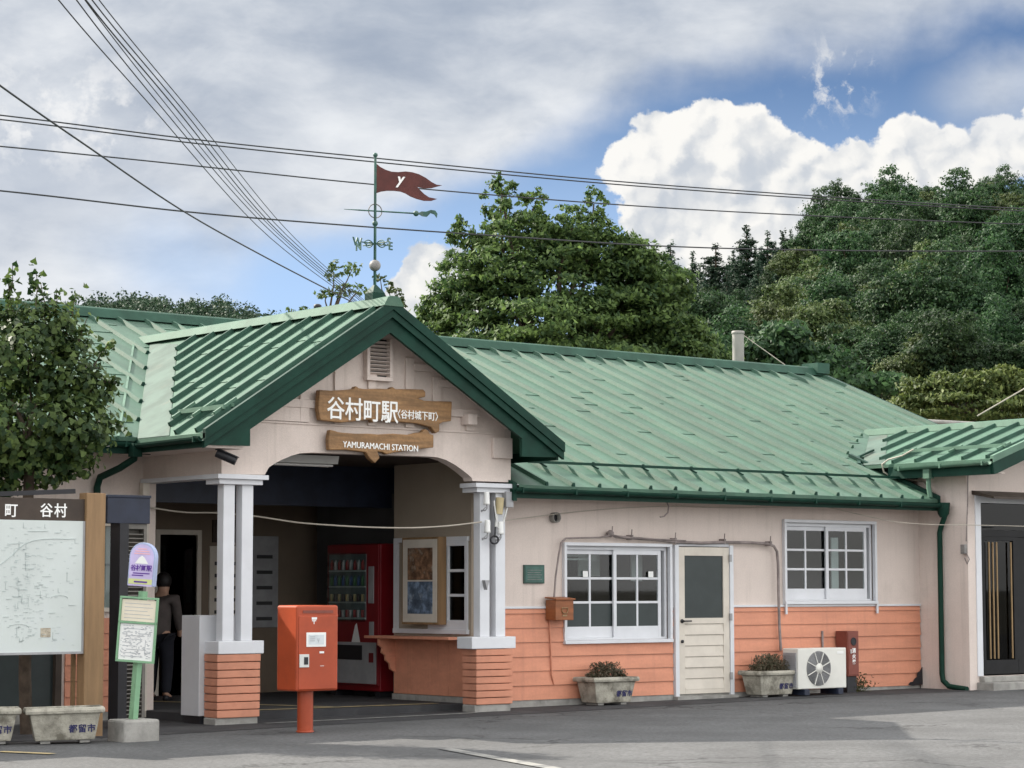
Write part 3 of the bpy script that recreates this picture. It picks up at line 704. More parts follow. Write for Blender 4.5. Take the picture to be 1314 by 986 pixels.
# office behind the windows
rm = MB(); rm.box(-.25, 7.7, 4.0, 4.1, -.1, 2.7); rm.box(-.25, -.15, .15, 4, -.1, 2.7); rm.box(7.6, 7.7, .15, 4, -.1, 2.7); rm.box(4.3, 4.4, .15, 4, -.1, 2.7); rm.box(-.25, 7.7, .15, 4.1, 2.7, 2.75); rm.box(-.25, 7.7, .15, 4.1, -.12, -.05)
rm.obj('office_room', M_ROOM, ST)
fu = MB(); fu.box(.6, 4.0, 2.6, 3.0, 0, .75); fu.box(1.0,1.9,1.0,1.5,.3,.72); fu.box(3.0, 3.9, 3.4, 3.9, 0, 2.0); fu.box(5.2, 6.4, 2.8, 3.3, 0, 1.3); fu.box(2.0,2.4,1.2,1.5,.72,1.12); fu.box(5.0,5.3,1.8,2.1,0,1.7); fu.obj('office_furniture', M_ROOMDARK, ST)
bl = MB()
for i in range(5): bl.box(.9, 1.75, .30, .31, 1.83+i*.045, 1.855+i*.045)
bl.box(2.55,2.75,.5,.52,1.55,2.0); bl.prism([(1.0,1.2,1.30),(1.75,1.2,1.42),(1.75,1.2,1.48),(1.0,1.2,1.38)],(0,.05,0)); bl.box(2.05,2.45,1.05,1.06,1.62,2.0); bl.box(1.5,1.62,1.6,1.7,1.2,1.35); bl.box(5.2,5.6,.9,.92,1.6,2.3); bl.box(6.35,6.5,.3,.32,1.4,2.2)
bl.obj('window_blind', M_LIGHTGREY, ST)
for x in (1.27, 2.42):
    n = MB(); n.box(x, x+.09, .05 if x < 2 else .012, .052 if x < 2 else .014, 1.60, 1.68)
    tag(n.obj('notice_card', M_PAPER, w1))
# --- left part of the front, set back
YB = 1.28
LW = (-5.75, -5.07, 1.22, 2.2)
lw = MB(); wall_boxes(lw, -16, -4.58, -.1, 3.3, YB, YB+.15, [LW, (-7.6, -5.85, -.2, 1.95)]); lw.obj('front_wall', M_PLASTER, ST)
siding(-16, -4.8, -.02, 1.10, YB, [(-7.65, -5.8, -1, 9)]).obj('siding', M_SIDING, ST)
fd = MB(); fd.box(-16, -4.75, YB-.03, YB, -.5, -.02); fd.obj('foundation', M_CONC, ST)
sd = MB(); sd.box(-7.6,-7.52,YB-.03,YB+.1,-.1,1.95); sd.box(-5.93,-5.85,YB-.03,YB+.1,-.1,1.95); sd.box(-7.52,-5.93,YB-.03,YB+.1,1.87,1.95); sd.box(-6.78,-6.70,YB+.02,YB+.08,-.1,1.87)
sdo = sd.obj('sliding_door', M_DARKWOOD, ST); g = MB(); g.box(-7.52,-6.78,YB+.04,YB+.05,.0,1.87); g.box(-6.70,-5.93,YB+.04,YB+.05,.0,1.87); g.obj('pane', M_FROST, sdo)
wf = MB(); a, b, c, d = LW
wf.box(a-.05,b+.05,YB-.05,YB+.02,d,d+.05); wf.box(a-.05,b+.05,YB-.05,YB+.02,c-.05,c); wf.box(a-.05,a,YB-.05,YB+.02,c,d); wf.box(b,b+.05,YB-.05,YB+.02,c,d)
lwo = wf.obj('window', M_CREAM, ST, .003); g = MB(); g.box(a,b,YB+.03,YB+.04,c,d); g.obj('pane', M_GLASS, lwo)
g = MB(); g.box(a,b,YB+.12,YB+.14,c,d); g.obj('blind', M_LIGHTGREY, lwo); g = MB(); g.box(a,b,YB+.055,YB+.065,1.72,1.75); g.box(-5.3,-5.27,YB+.055,YB+.065,c,d); g.obj('muntin', M_GREY, lwo)
wp = MB(); wp.box(-4.83,-4.74, YB-.12, YB-.02, -.1, 2.73); wp.obj('porch_post', M_CREAM, ST, .005)
# --- hall behind the porch
fl = MB(); fl.box(-4.75, 2.2, .05, 4.7, -.12, -.02); fl.obj('porch_floor', M_ASPHALTDK, ST)
BW = 4.6
bw = MB(); wall_boxes(bw, -6.0, 2.3, -.1, 3.12, BW, BW+.12, [(-3.35,-2.75,.95,2.2), (-2.55,-1.95,-.1,2.2)]); bw.box(-6.0,-5.9,1.4,BW,-.1,3.12); bw.box(2.2,2.3,1.75,BW,-.1,3.12); bw.box(-.25,2.2,1.75,1.85,-.1,3.12)
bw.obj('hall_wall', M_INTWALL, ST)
siding(-5.85, -2.6, -.02, .85, BW, []).obj('hall_siding', M_SIDING, ST)
hw = MB(); hw.box(-3.42,-3.35,BW-.04,BW+.06,.9,2.27); hw.box(-2.75,-2.68,BW-.04,BW+.06,.9,2.27); hw.box(-3.35,-2.75,BW-.04,BW+.06,2.2,2.27); hw.box(-3.35,-2.75,BW-.06,BW+.06,.88,.95); hw.box(-3.35,-2.75,BW+.0,BW+.05,1.48,1.55)
hwo = hw.obj('ticket_window', M_CREAM, ST, .003); g = MB(); g.box(-3.35,-2.75,BW+.02,BW+.03,.95,2.2); g.obj('pane', M_GLASSDARK, hwo); g = MB(); g.box(-3.25,-2.9,BW-.01,BW+.0,1.0,1.3); g.obj('notice_card', M_PAPER, hwo)
hd = MB(); hd.box(-2.62,-2.55,BW-.03,BW+.08,-.1,2.27); hd.box(-1.95,-1.88,BW-.03,BW+.08,-.1,2.27); hd.box(-2.55,-1.95,BW-.03,BW+.08,2.2,2.27); hdo = hd.obj('hall_door', M_CREAM, ST, .003)
g = MB(); g.box(-2.55,-1.95,BW+.04,BW+.05,-.1,2.2); g.obj('pane', M_GLASSDARK, hdo)
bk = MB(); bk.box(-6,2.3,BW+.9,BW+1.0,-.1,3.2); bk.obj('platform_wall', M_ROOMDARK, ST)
# right inner wall of the porch with counter window
XI = -.62
iw = MB()
def wall_x(mb, y0, y1, z0, z1, x0, x1, holes):
    ys = sorted({y0, y1, *[h[0] for h in holes], *[h[1] for h in holes]})
    for a, b in zip(ys, ys[1:]):
        z = z0
        for h in sorted([h for h in holes if h[0] <= a+1e-6 and h[1] >= b-1e-6], key=lambda h: h[2]):
            if h[2] > z: mb.box(x0, x1, a, b, z, h[2])
            z = max(z, h[3])
        if z < z1: mb.box(x0, x1, a, b, z, z1)
wall_x(iw, .06, 1.74, -.1, 3.12, XI, XI+.16, [(.12, .95, .92, 2.06)])
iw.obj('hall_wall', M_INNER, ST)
cw = MB()
for a, b, zz0, zz1 in ((.12,.17,.92,2.06),(.90,.95,.92,2.06),(.17,.90,2.0,2.06),(.17,.90,.92,1.04),(.52,.56,1.04,2.0)): cw.box(XI-.03, XI+.04, a, b, zz0, zz1)
for zz in (1.36, 1.68): cw.box(XI-.02, XI+.02, .17, .52, zz-.018, zz+.018); cw.box(XI-.02, XI+.02, .56, .90, zz-.018, zz+.018)
cw.box(XI-.05, XI, .1, 1.7, .86, .92); cw.box(XI-.04, XI, 1.62, 1.7, .92, 2.12); cw.box(XI-.04,XI,.1,1.62,2.06,2.12)
cwo = cw.obj('counter_window', M_WHITE, ST, .003); g = MB(); g.box(XI+.008,XI+.014,.17,.90,1.04,2.0); g.obj('pane', M_GLASSDARK, cwo); g = MB(); g.box(XI+.10,XI+.12,.12,.95,.92,2.06); g.obj('blind', M_ROOM, cwo)
sh = MB(); sh.box(XI-.34, XI, .10, 1.95, .79, .825); shelf = sh.obj('counter_shelf', M_SIDING, ST, .005)
br = MB(); br.prism([(XI,1.66,.79),(XI-.30,1.66,.79),(XI-.30,1.66,.70),(XI-.24,1.66,.66),(XI-.25,1.66,.60),(XI-.19,1.66,.56),(XI-.19,1.66,.50),(XI-.12,1.66,.45),(XI-.11,1.66,.38),(XI-.04,1.66,.34),(XI,1.66,.30)], (0,.04,0)); br.obj('bracket', M_SIDING, shelf)
pn = MB(); 
for i in range(4): pn.box(XI-.03, XI, .1+i*.40, .1+i*.40+.394, .06, .79)
pn.obj('counter_panel', M_SIDING, ST, .003); fd = MB(); fd.box(XI-.04, XI+.1, .06, 1.72, -.2, .055); fd.obj('foundation', M_CONC, ST)
tc_ = MB(); tc_.box(-4.1,-1.1,-.42,-.33,-.05,-.015)
# --- right wing
XS = 7.95; YW = -.95; ZWR = 3.985; XWR = 9.6
def RW(x, y, dz=0): return (x, y, ZWR-.333*abs(x-XWR)+dz)
ww = MB(); ww.box(XS, XS+.12, YW, 0, -.2, 3.3); wall_boxes(ww, XS+.12, 11.25, -.2, 3.3, YW, YW+.12, [(8.24, 10.2, .15, 2.72)])
ww.prism([(XS, YW, 3.3), (11.25, YW, 3.3), (11.25, YW, 3.36), (XWR, YW, ZWR-.1), (XS, YW, 3.36)], (0, .12, 0)); ww.box(11.13, 11.25, YW+.12, 5, -.2, 3.3); ww.obj('wing_wall', M_PLASTER, ST)
wr = MB(); XWL = 7.62; YWF = -1.72
def wy(x): return (RW(x,0)[2]-2.78)/.4-.55
wr.prism([RW(XWR, YWF), RW(XWL, YWF), RW(XWL, wy(XWL)), RW(XWR, wy(XWR)+.05)], (0,0,-.05)); wr.prism([RW(XWR+.001, YWF), RW(XWR+.001, 5), RW(11.55, 5), RW(11.55, YWF)], (0,0,-.05))
wing_roof = wr.obj('wing_roof', M_PORCHROOF, ST)
ws = MB(); NW = Vector((-.333,0,1)).normalized()
for i in range(9):
    y = -1.60+i*SP; xe = XWL+.02
    if y+.35 > wy(XWL): xe = XWR-((ZWR-(2.78+.4*(y+.35+.55)))/.333)
    if xe < XWR-.3: seam(ws, RW(xe, y), RW(XWR-.1, y), NW, .05, .055)
ws.objs('seam', M_SEAMDEEP, wing_roof)
rc = MB(); ridge_cap(rc, [(XWR, YWF, ZWR+.01), (XWR, 2.5, ZWR+.01)], .14, .06); rc.obj('ridge_cap', M_PORCHROOF, wing_roof)
fl = MB(); fl.prism([RW(XWL, wy(XWL)-.45, .006), RW(XWL, wy(XWL), .006), RW(XWR-.2, wy(XWR-.2), .006), RW(XWR-.2, wy(XWR-.2)-.40, .006)], (0,0,.006)); fl.obj('valley_flashing', M_FLASH, wing_roof)
de = MB(); de.bar(Vector(RW(XWL-.08, wy(XWL)+.0, .05)), Vector(RW(XWL+.35, wy(XWL+.35)+.12, .05)), .05, .03); de.bar(Vector(RW(XWL+.35, wy(XWL+.35)+.12, .05)), Vector(RW(XWL+.75, wy(XWL+.55), .04)), .04, .03); de.obj('valley_edge', M_TRIM, wing_roof)
s2 = MB(); xg = 8.0; s2.bar(RW(xg,-1.65,.09), RW(xg,.3,.09), .03, .05)
for y in (-1.6,-.69,.22): s2.bar(RW(xg-.12,y,.06), RW(xg+.18,y,.06), .03, .06)
s2.obj('snow_guard', M_SEAMDK, wing_roof)
bb = MB(); bb.prism([(XWL, YWF, 3.325-.0), (XWL+.03, YWF, 3.10), (XWL+.1, YWF, 3.115), (XWR, YWF, 3.76), (XWR, YWF, ZWR-.0)], (0,.05,0)); bb.prism([(XWR, YWF, 3.76), (11.45, YWF, 3.12), (11.55, YWF, 3.33), (XWR, YWF, ZWR)], (0,.05,0)); bb.obj('bargeboard', M_TRIM, wing_roof)
e2 = MB(); a = Vector(RW(XWL, YWF-.012, .045)); b = Vector(RW(XWR, YWF-.012, .045)); e2.prism([a, a+Vector((0,.06,0)), a+Vector((0,.06,-.1)), a+Vector((0,0,-.1))], b-a); e2.obj('roof_edge_trim', M_SEAMDK, wing_roof)
gutter((XWL-.05, YWF+.02, 3.29), (XWL-.05, .1, 3.27), .055).obj('gutter', M_SEAMDK, ST)
f3 = MB(); f3.box(XWL, XWL+.04, YWF+.05, .3, 3.10, 3.28); f3.objs('fascia', M_TRIM, wing_roof); f3 = MB(); f3.box(XWL+.04, XS, YWF+.05, .1, 3.12, 3.14); f3.objs('soffit', M_PLASTER, wing_roof)
aw = MB(); aw.prism([(8.06,YW,2.90),(8.06,YW-.42,2.80),(8.06,YW-.42,2.765),(8.06,YW,2.84)], (2.4,0,0)); aw.obj('awning', M_DARKWOOD, ST)
ef = MB(); ef.box(8.12,8.24,YW-.02,YW+.1,.15,2.84); ef.box(10.2,10.32,YW-.02,YW+.1,.15,2.84); ef.box(8.24,10.2,YW-.02,YW+.1,2.72,2.84); ef.obj('entrance_frame', M_WHITE, ST, .004)
ed = MB(); yy = YW+.03
ed.box(8.24,8.30,yy,yy+.06,.15,2.72); ed.box(8.30,10.2,yy,yy+.06,2.22,2.32); ed.box(8.30,8.36,yy-.01,yy+.05,.17,2.22); ed.box(8.36,9.10,yy-.01,yy+.05,.17,.38); ed.box(9.02,9.14,yy-.01,yy+.05,.38,2.22); ed.box(8.36,9.02,yy-.01,yy+.05,2.16,2.22); ed.box(9.14,10.2,yy+.02,yy+.06,.17,2.22)
edo = ed.obj('entrance_door', M_DOORDARK, ST, .003); g = MB(); g.box(8.36,9.02,yy+.02,yy+.03,.38,2.16); g.box(8.30,10.2,yy+.03,yy+.04,2.32,2.72); g.obj('pane', M_GLASSDARK, edo)
g = MB(); g.box(8.1,10.4,YW+.9,YW+.95,.0,2.9); g.box(8.1,8.15,YW+.12,YW+.9,0,2.9); g.obj('entrance_room', M_ROOMDARK, ST)
for x in (8.44, 8.53, 8.62, 8.95):
    g = MB(); g.box(x-.011, x+.011, yy-.03, yy-.012, .40, 2.14); g.obj('door_bar', M_GOLD, edo, .002)
stp = MB(); stp.box(8.10, 10.4, YW-.32, YW, -.3, .06); stp.box(8.14,10.4,YW-.16,YW,.06,.15) if False else None; stp.box(8.16,10.4,YW-.10,YW,.06,.145); stp.obj('entrance_step', M_CONC, ST, .01)
rp = MB(); rp.prism([(7.62,-.047,.012),(7.66,-.047,.05),(7.72,-.047,.055),(7.76,-.047,.10),(7.81,-.047,.12),(7.83,-.047,.19),(7.88,-.047,.21),(7.935,-.047,.27),(7.935,-.047,.005),(7.7,-.047,.0)], (0,.006,0)); rp.obj('rotten_patch', M_BLACK, ST)
# rest of the shell so the building stands from every side
bs = MB(); bs.box(-16, -15.85, YB, 11, -.4, 3.3); bs.box(-16, 11.9, 11.3, 11.45, -.4, 3.0); bs.box(11.75, 11.9, 1.3, 11.3, -.4, 3.3); bs.prism([(11.75,1.4,3.3),(11.75,11.2,3.1),(11.75,RIDGE_Y,5.26)], (.15,0,0)); bs.objs('end_wall', M_PLASTER, ST)
# stove pipe behind the ridge and vent cap on the porch ridge
cp = MB(); p = on_y(947.5, 480, RIDGE_Y+.7); cp.tube([(p.x, p.y, 4.6), (p.x, p.y, on_y(947, 425, p.y).z)], .105, 16); zt = on_y(947, 425, p.y).z; cp.lathe((p.x,p.y,zt-.06), [(.108,0),(.118,.01),(.118,.05),(.10,.06)], 16)
chim = cp.obj('chimney', M_PIPEGREY, ST)
q = on_y(1026, 482, RIDGE_Y); gy = MB(); gy.tube([(p.x+.1,p.y,zt-.05), (q.x,q.y,q.z)], .009, 6); gy.obj('guy_wire', M_CABLELIGHT, chim)
p = on_x(407.5, 400, -2.5); cp = MB(); cp.tube([(p.x,p.y,p.z-.5),(p.x,p.y,p.z+.03)], .042, 12); cp.lathe((p.x,p.y,p.z+.03), [(.042,0),(.05,.0),(.05,.05),(.03,.065),(.0,.066)], 12); cp.objs('vent_pipe', M_BLACK, ST)
vp = MB(); c = on_y(709.5, 664.5, 0); vp.lathe((c.x, 0, c.z), [(.068,0),(.07,-.085),(.058,-.09),(.056,-.02)], 18, (0,1,0)); vpo = vp.obj('wall_vent', M_PIPEGREY, ST); vd = MB(); vd.lathe((c.x,0,c.z), [(.0,-.02),(.056,-.021)], 18, (0,1,0)); vd.obj('vent_hole', M_BLACK, vpo)
# ------------------------------------------------------------------ hills and trees
def px_az(px): return YAW + math.atan((px-657)/FOC)
def polar(az, dist, z): return Vector((CAM.x+dist*math.sin(az), CAM.y+dist*math.cos(az), z))
def elev_z(py, px, dist):                 # height of a point seen at photo row py, at ground distance dist
    d = ray(px, py); return CAM.z + d.z/math.hypot(d.x, d.y)*dist
def interp(x, pts):
    for (a, b), (c, d) in zip(pts, pts[1:]):
        if a <= x <= c: return b+(d-b)*(x-a)/(c-a)
    return pts[0][1] if x < pts[0][0] else pts[-1][1]
CREST = [(300,590),(620,550),(740,500),(800,440),(860,415),(905,412),(950,398),(1000,386),(1050,362),(1085,338),(1130,326),(1180,318),(1250,314),(1320,310),(1420,300),(1600,265),(1900,300),(2300,360)]
D0, D1 = 118.0, 300.0
def hill_pt(px, t):
    dist = D0+(D1-D0)*t
    zc = elev_z(interp(px, CREST), px, D1); zb = 1.0
    s = t*t*(3-2*t)*.55 + t*.45
    z = zb+(zc-zb)*s + math.sin(px*.021+t*5)*1.2*t*(1-t)*2
    return polar(px_az(px), dist, z)
M_HILL = mat('forest_floor', (.022, .030, .014), .95, .4, .12, .3, 2)
mb = MB(); cols = list(range(300, 2301, 50)); rows = [i/14 for i in range(15)]+[1.25, 1.8]
vs = []
for px in cols:
    for t in rows:
        if t <= 1: p = hill_pt(px, t)
        else:
            p = hill_pt(px, 1); q = polar(px_az(px), D0+(D1-D0)*t, p.z*(1-(t-1)*1.1)-1); p = q
        vs.append(p)
nr = len(rows); mb.add(vs, [(i*nr+j, (i+1)*nr+j, (i+1)*nr+j+1, i*nr+j+1) for i in range(len(cols)-1) for j in range(nr-1)], True)
tag(mb.obj('hill', M_HILL), kind='structure')
def leaves_mesh(name, P, N, size, aspect=.55, jitter=.8, fold=.0):
    """one small leaf spray per point: a bent diamond of two triangles"""
    n = len(P); N = N + RNG.normal(0, jitter, (n, 3)); N /= np.linalg.norm(N, axis=1)[:, None]
    ref = RNG.normal(0, 1, (n, 3)); T = np.cross(N, ref); T /= np.linalg.norm(T, axis=1)[:, None]; B = np.cross(N, T)
    s = size*(.6+.8*RNG.random(n))[:, None]
    a = P - T*s*.5; c = P + T*s*.5; b = P + B*s*aspect*.5 - N*s*.12; d = P - B*s*aspect*.5 - N*s*.12
    V = np.stack([a, b, c, d], 1).reshape(-1, 3).astype(np.float32)
    me = bpy.data.meshes.new(name); me.vertices.add(4*n); me.vertices.foreach_set('co', V.ravel())
    me.loops.add(4*n); me.loops.foreach_set('vertex_index', np.arange(4*n, dtype=np.int32))
    me.polygons.add(n); me.polygons.foreach_set('loop_start', np.arange(0, 4*n, 4, dtype=np.int32)); me.polygons.foreach_set('loop_total', np.full(n, 4, dtype=np.int32))
    me.update(calc_edges=True); return me
def lobe_points(lobes, n, clumps=28, spread=.22, flat=.6, shell=.45):
    """leaf positions: clumps spread through each ellipsoid lobe, denser near its skin"""
    vol = np.array([l[1][0]*l[1][1]*l[1][2] for l in lobes])**.67; cnt = (n*vol/vol.sum()).astype(int)
    P = []; N = []
    for (c, r), k in zip(lobes, cnt):
        c = np.array(c); r = np.array(r)
        q = RNG.normal(0, 1, (clumps, 3)); q /= np.linalg.norm(q, axis=1)[:, None]; q *= (shell+(1-shell)*RNG.random(clumps)**.5)[:, None]
        w = RNG.random(clumps)**1.2+.25; w /= w.sum(); idx = RNG.choice(clumps, k, p=w)
        off = RNG.normal(0, 1, (k, 3))*np.array([spread, spread, spread*flat])
        u = q[idx]+off; P.append(c+u*r); m = u*.7+off*1.2/spread*.35+np.array([0, 0, .55]); N.append(m)
    return np.concatenate(P), np.concatenate(N)
def limb(mb, a, b, r0, r1, n=5, wob=.12):
    a = Vector(a); b = Vector(b); L = (b-a).length
    pts = [a.lerp(b, i/4)+Vector((random.uniform(-1,1), random.uniform(-1,1), random.uniform(-.3,.3)))*L*wob*(0 if i in (0, 4) else .5) for i in range(5)]
    mb.tube(pts, [r0+(r1-r0)*i/4 for i in range(5)], n, False)
LM_BROAD = leaf_mat('broad_leaf', (.015, .042, .019), (.058, .115, .038), .34, oscale=.35)
LM_OLIVE = leaf_mat('olive_leaf', (.032, .060, .020), (.108, .145, .045), .34, oscale=.35)
LM_CEDAR = leaf_mat('cedar_needle', (.012, .034, .022), (.038, .078, .040), .25, oscale=.3)
LM_ZELK = leaf_mat('zelkova_leaf', (.026, .058, .020), (.150, .225, .062), .45, oscale=.8)
LM_PALE = leaf_mat('pale_chestnut_leaf', (.045, .085, .020), (.20, .26, .075), .35, oscale=.8)
LM_GINKGO = leaf_mat('ginkgo_leaf', (.018, .050, .015), (.135, .205, .055), .38, .5, oscale=2.2)
LM_HEATH = leaf_mat('heath_leaf', (.07, .075, .04), (.24, .20, .14), .2, oscale=6)
LM_WEED = leaf_mat('weed_leaf', (.05, .07, .03), (.14, .13, .06), .3, oscale=5)
# -- kinds of hillside tree, built once each, about 9 m tall, then copied
def broad_proto(i):
    R = random.Random(50+i); h = R.uniform(7.5, 9.5); w = R.uniform(2.6, 3.5); lobes = [((0,0,h*.62),(w*.8,w*.8,h*.30))]
    for j in range(R.randint(6, 9)):
        a = R.uniform(0, 2*PI); rr = w*R.uniform(.35,.75); z = h*R.uniform(.42,.88)
        lobes.append(((rr*math.cos(a), rr*math.sin(a), z), (w*R.uniform(.32,.52), w*R.uniform(.32,.52), h*R.uniform(.10,.17))))
    lobes.append(((R.uniform(-.4,.4),R.uniform(-.4,.4),h*.92),(w*.4,w*.4,h*.12)))
    P, N = lobe_points(lobes, 13000, 42, .17, .5, .45)
    cr = leaves_mesh('crown', P, N, .235, .6)
    tk = MB(); limb(tk, (0,0,-.5), (0,0,h*.6), .20, .10, 6, .03)
    for l in lobes[1:6]: limb(tk, (0,0,h*.35), l[0], .09, .03, 4)
    return cr, tk.mesh('trunk'), (LM_OLIVE if i % 3 == 1 else LM_BROAD)
def cedar_proto(i):
    R = random.Random(80+i); h = R.uniform(10, 13); w = R.uniform(1.5, 2.1); lobes = []
    n = 11
    for j in range(n):
        z = h*(.22+.76*j/(n-1)); rr = w*(1.05-.9*j/(n-1))*R.uniform(.75,1.15)
        for k in range(3 if j < n-2 else 1):
            a = R.uniform(0, 2*PI); d = rr*.5 if j < n-2 else 0
            lobes.append(((d*math.cos(a), d*math.sin(a), z), (max(rr*.62,.25), max(rr*.62,.25), h*.045)))
    P, N = lobe_points(lobes, 6500, 12, .3, .6, .3)
    cr = leaves_mesh('crown', P, N, .26, .45)
    tk = MB(); limb(tk, (0,0,-.5), (0,0,h*.98), .20, .03, 6, .01)
    return cr, tk.mesh('trunk'), LM_CEDAR
BROAD = [broad_proto(i) for i in range(7)]; CEDAR = [cedar_proto(i) for i in range(3)]
for cr, tk, lm in BROAD+CEDAR:
    cr.materials.append(lm); tk.materials.append(M_BARK)
def plant_tree(name, proto, loc, scale, label, group=None, rz=None, cat='tree', sz=1.0):
    o = thing(name, label, cat, loc, group); o.rotation_euler.z = random.uniform(0, 6.28) if rz is None else rz; o.scale = (scale, scale, scale*sz)
    for nm, me in (('crown', proto[0]), ('trunk', proto[1])):
        c = bpy.data.objects.new(nm, me); COL.objects.link(c); c.parent = o
    return o
# broadleaf wood over the slope, spaced as the crowns are in the photograph
taken = []
R = random.Random(5)
def too_near(x, y, d): return any(abs(x-a) < d and abs(y-b) < d*.72 and math.hypot(x-a, (y-b)/.72) < d for a, b in taken)
GB = 'broadleaf trees of the wooded hillside'
LB = ('round-crowned dark green broadleaf tree in the wood covering the hillside behind the station', 'olive green broadleaf tree in the wood covering the hillside behind the station')
def hill_tree(px, t, big=1.0):
    p = hill_pt(px, t); x, y = to_px(p)
    k = R.randrange(len(BROAD)); sc = R.uniform(.80, 1.25)*big*(.68 if px < 1035 and t > .55 else 1.0)
    ol = BROAD[k][2] is LM_OLIVE
    plant_tree('broadleaf_tree', BROAD[k], p-Vector((0,0,.8)), sc, LB[1] if ol else LB[0], 'olive '+GB if ol else 'dark green '+GB, sz=R.uniform(.85, 1.15))
n = 0
for i in range(9000):
    px = R.uniform(760, 1390); t = R.uniform(.03, 1.0)
    x, y = to_px(hill_pt(px, t))
    dmin = 26+13*(1-t)
    if y > 560+.0*x or too_near(x, y, dmin): continue
    if px < 830 and t < .5: continue
    taken.append((x, y)); hill_tree(px, t, 1.0 if t < .75 else .85); n += 1
    if n > 210: break
# taller shapes that stand up out of the skyline
for px, h, k in ((1084,1.0,2),(1102,.85,0),(1152,.85,4),(1178,.8,3),(1208,.8,0),(1240,.85,5),(1268,.8,2),(1300,.9,6),(1056,.8,3)):
    p = hill_pt(px, .98); plant_tree('broadleaf_tree', BROAD[k], p-Vector((0,0,.6)), h, 'broadleaf tree standing up on the crest of the wooded hill at right', 'trees along the hill crest', sz=1.15)
# the cedars on the lower saddle, left to right
words = ['lone dark cedar with an open tiered crown, leftmost on the saddle of the hill', 'thin cedar spire just right of the lone open-crowned cedar', 'broad dark cedar left of the three tall cedar spires', 'short cedar top pressed between the broad cedar and the tall spires',
         'tallest cedar spire on the saddle of the hill', 'slender ragged cedar just right of the tallest spire', 'dense pointed cedar, rightmost where the saddle meets the steep hill']
for (px, top, t, k, w), lab in zip(((862,306,.72,0,1.9),(891,320,.80,1,1.4),(921,310,.76,2,1.9),(944,316,.82,0,1.3),(961,286,.80,1,1.9),(988,294,.84,2,1.5),(1008,291,.86,0,1.9)), words):
    p = hill_pt(px, t); q = at(px, top, (p-CAM).dot(FW)); h = (q.z-p.z); H = max(v.co.z for v in CEDAR[k][0].vertices)
    o = plant_tree('cedar_tree', CEDAR[k], p, h/H*w, lab, 'cedars on the saddle of the hill', rz=k*1.7+px); o.scale.z = h/H
for px, t in ((870,.84),(900,.86),(915,.92),(938,.88),(952,.95),(972,.9),(980,.97),(998,.9),(1018,.96),(1030,.9),(1046,.97),(880,.7),(905,.74),(935,.72),(975,.78),(842,.68),(1020,.82),(960,.60),(1000,.66)):
    p = hill_pt(px, t); plant_tree('cedar_tree', CEDAR[px % 3], p-Vector((0,0,.5)), .72, 'dark cedar packed among the broadleaf trees at the saddle of the hill', 'cedars packed below the saddle')
# the rest of the hill's wood, away to the right, as one mass
P = []; N = []
for i in range(420):
    px = R.choice((R.uniform(1400, 2290), R.uniform(1400, 2290), R.uniform(320, 740))); p = hill_pt(px, R.uniform(.03, 1.0)); r = R.uniform(2.0, 3.6); k = 240
    u = RNG.normal(0, 1, (k, 3)); u /= np.linalg.norm(u, axis=1)[:, None]; u *= RNG.random((k, 1))**.4; P.append(np.array(p)+u*r+np.array([0, 0, r*.7])); N.append(u+np.array([0, 0, .5]))
o = place('hill_woodland', leaves_mesh('hill_woodland', np.concatenate(P), np.concatenate(N), .75, .65), LM_BROAD); tag(o, 'mass of dark broadleaf wood covering the outer flanks of the hill', 'woodland', kind='stuff')
# far hill on the left, one wooded mass
DF = 620.0
FARC = [(-700,430),(-300,400),(0,392),(90,392),(130,389),(165,386),(190,383),(215,388),(250,392),(275,390),(300,396),(330,404),(352,412),(400,424),(480,436),(560,450),(640,470),(800,520)]
mb = MB(); vs = []; cols = list(range(-700, 801, 25))
for px in cols:
    zc = elev_z(interp(px, FARC)+8, px, DF)
    for f, d in ((0, DF-160), (.55, DF-90), (.9, DF-30), (1.0, DF), (.5, DF+150), (0, DF+320)):
        vs.append(polar(px_az(px), d, zc*f-(2 if f == 0 else 0)))
mb.add(vs, [(i*6+j, (i+1)*6+j, (i+1)*6+j+1, i*6+j+1) for i in range(len(cols)-1) for j in range(5)], True)
tag(mb.obj('far_hill', M_HILL), kind='structure')
P = []; N = []
for i in range(1150):
    px = R.uniform(-320, 640); f = R.random()**.6; zc = elev_z(interp(px, FARC)+8, px, DF)
    c = polar(px_az(px), DF-70+70*f, zc*(.78+.22*f)); r = R.uniform(1.6, 3.2); hh = R.choice((1.0, 1.0, 1.7, 2.1)); k = 120
    u = RNG.normal(0, 1, (k, 3)); u /= np.linalg.norm(u, axis=1)[:, None]; u *= RNG.random((k, 1))**.4; P.append(np.array(c)+u*np.array([r*.8, r*.8, r*hh*.75])+np.array([0,0,r*.35])); N.append(u+np.array([0,0,.3]))
far = leaves_mesh('far_woodland', np.concatenate(P), np.concatenate(N), .75, .7)
o = place('far_woodland', far, leaf_mat('far_wood_leaf', (.018, .042, .024), (.046, .082, .042), .2, oscale=.05)); tag(o, 'distant dark woodland along the low hill at far left', 'woodland', kind='stuff')

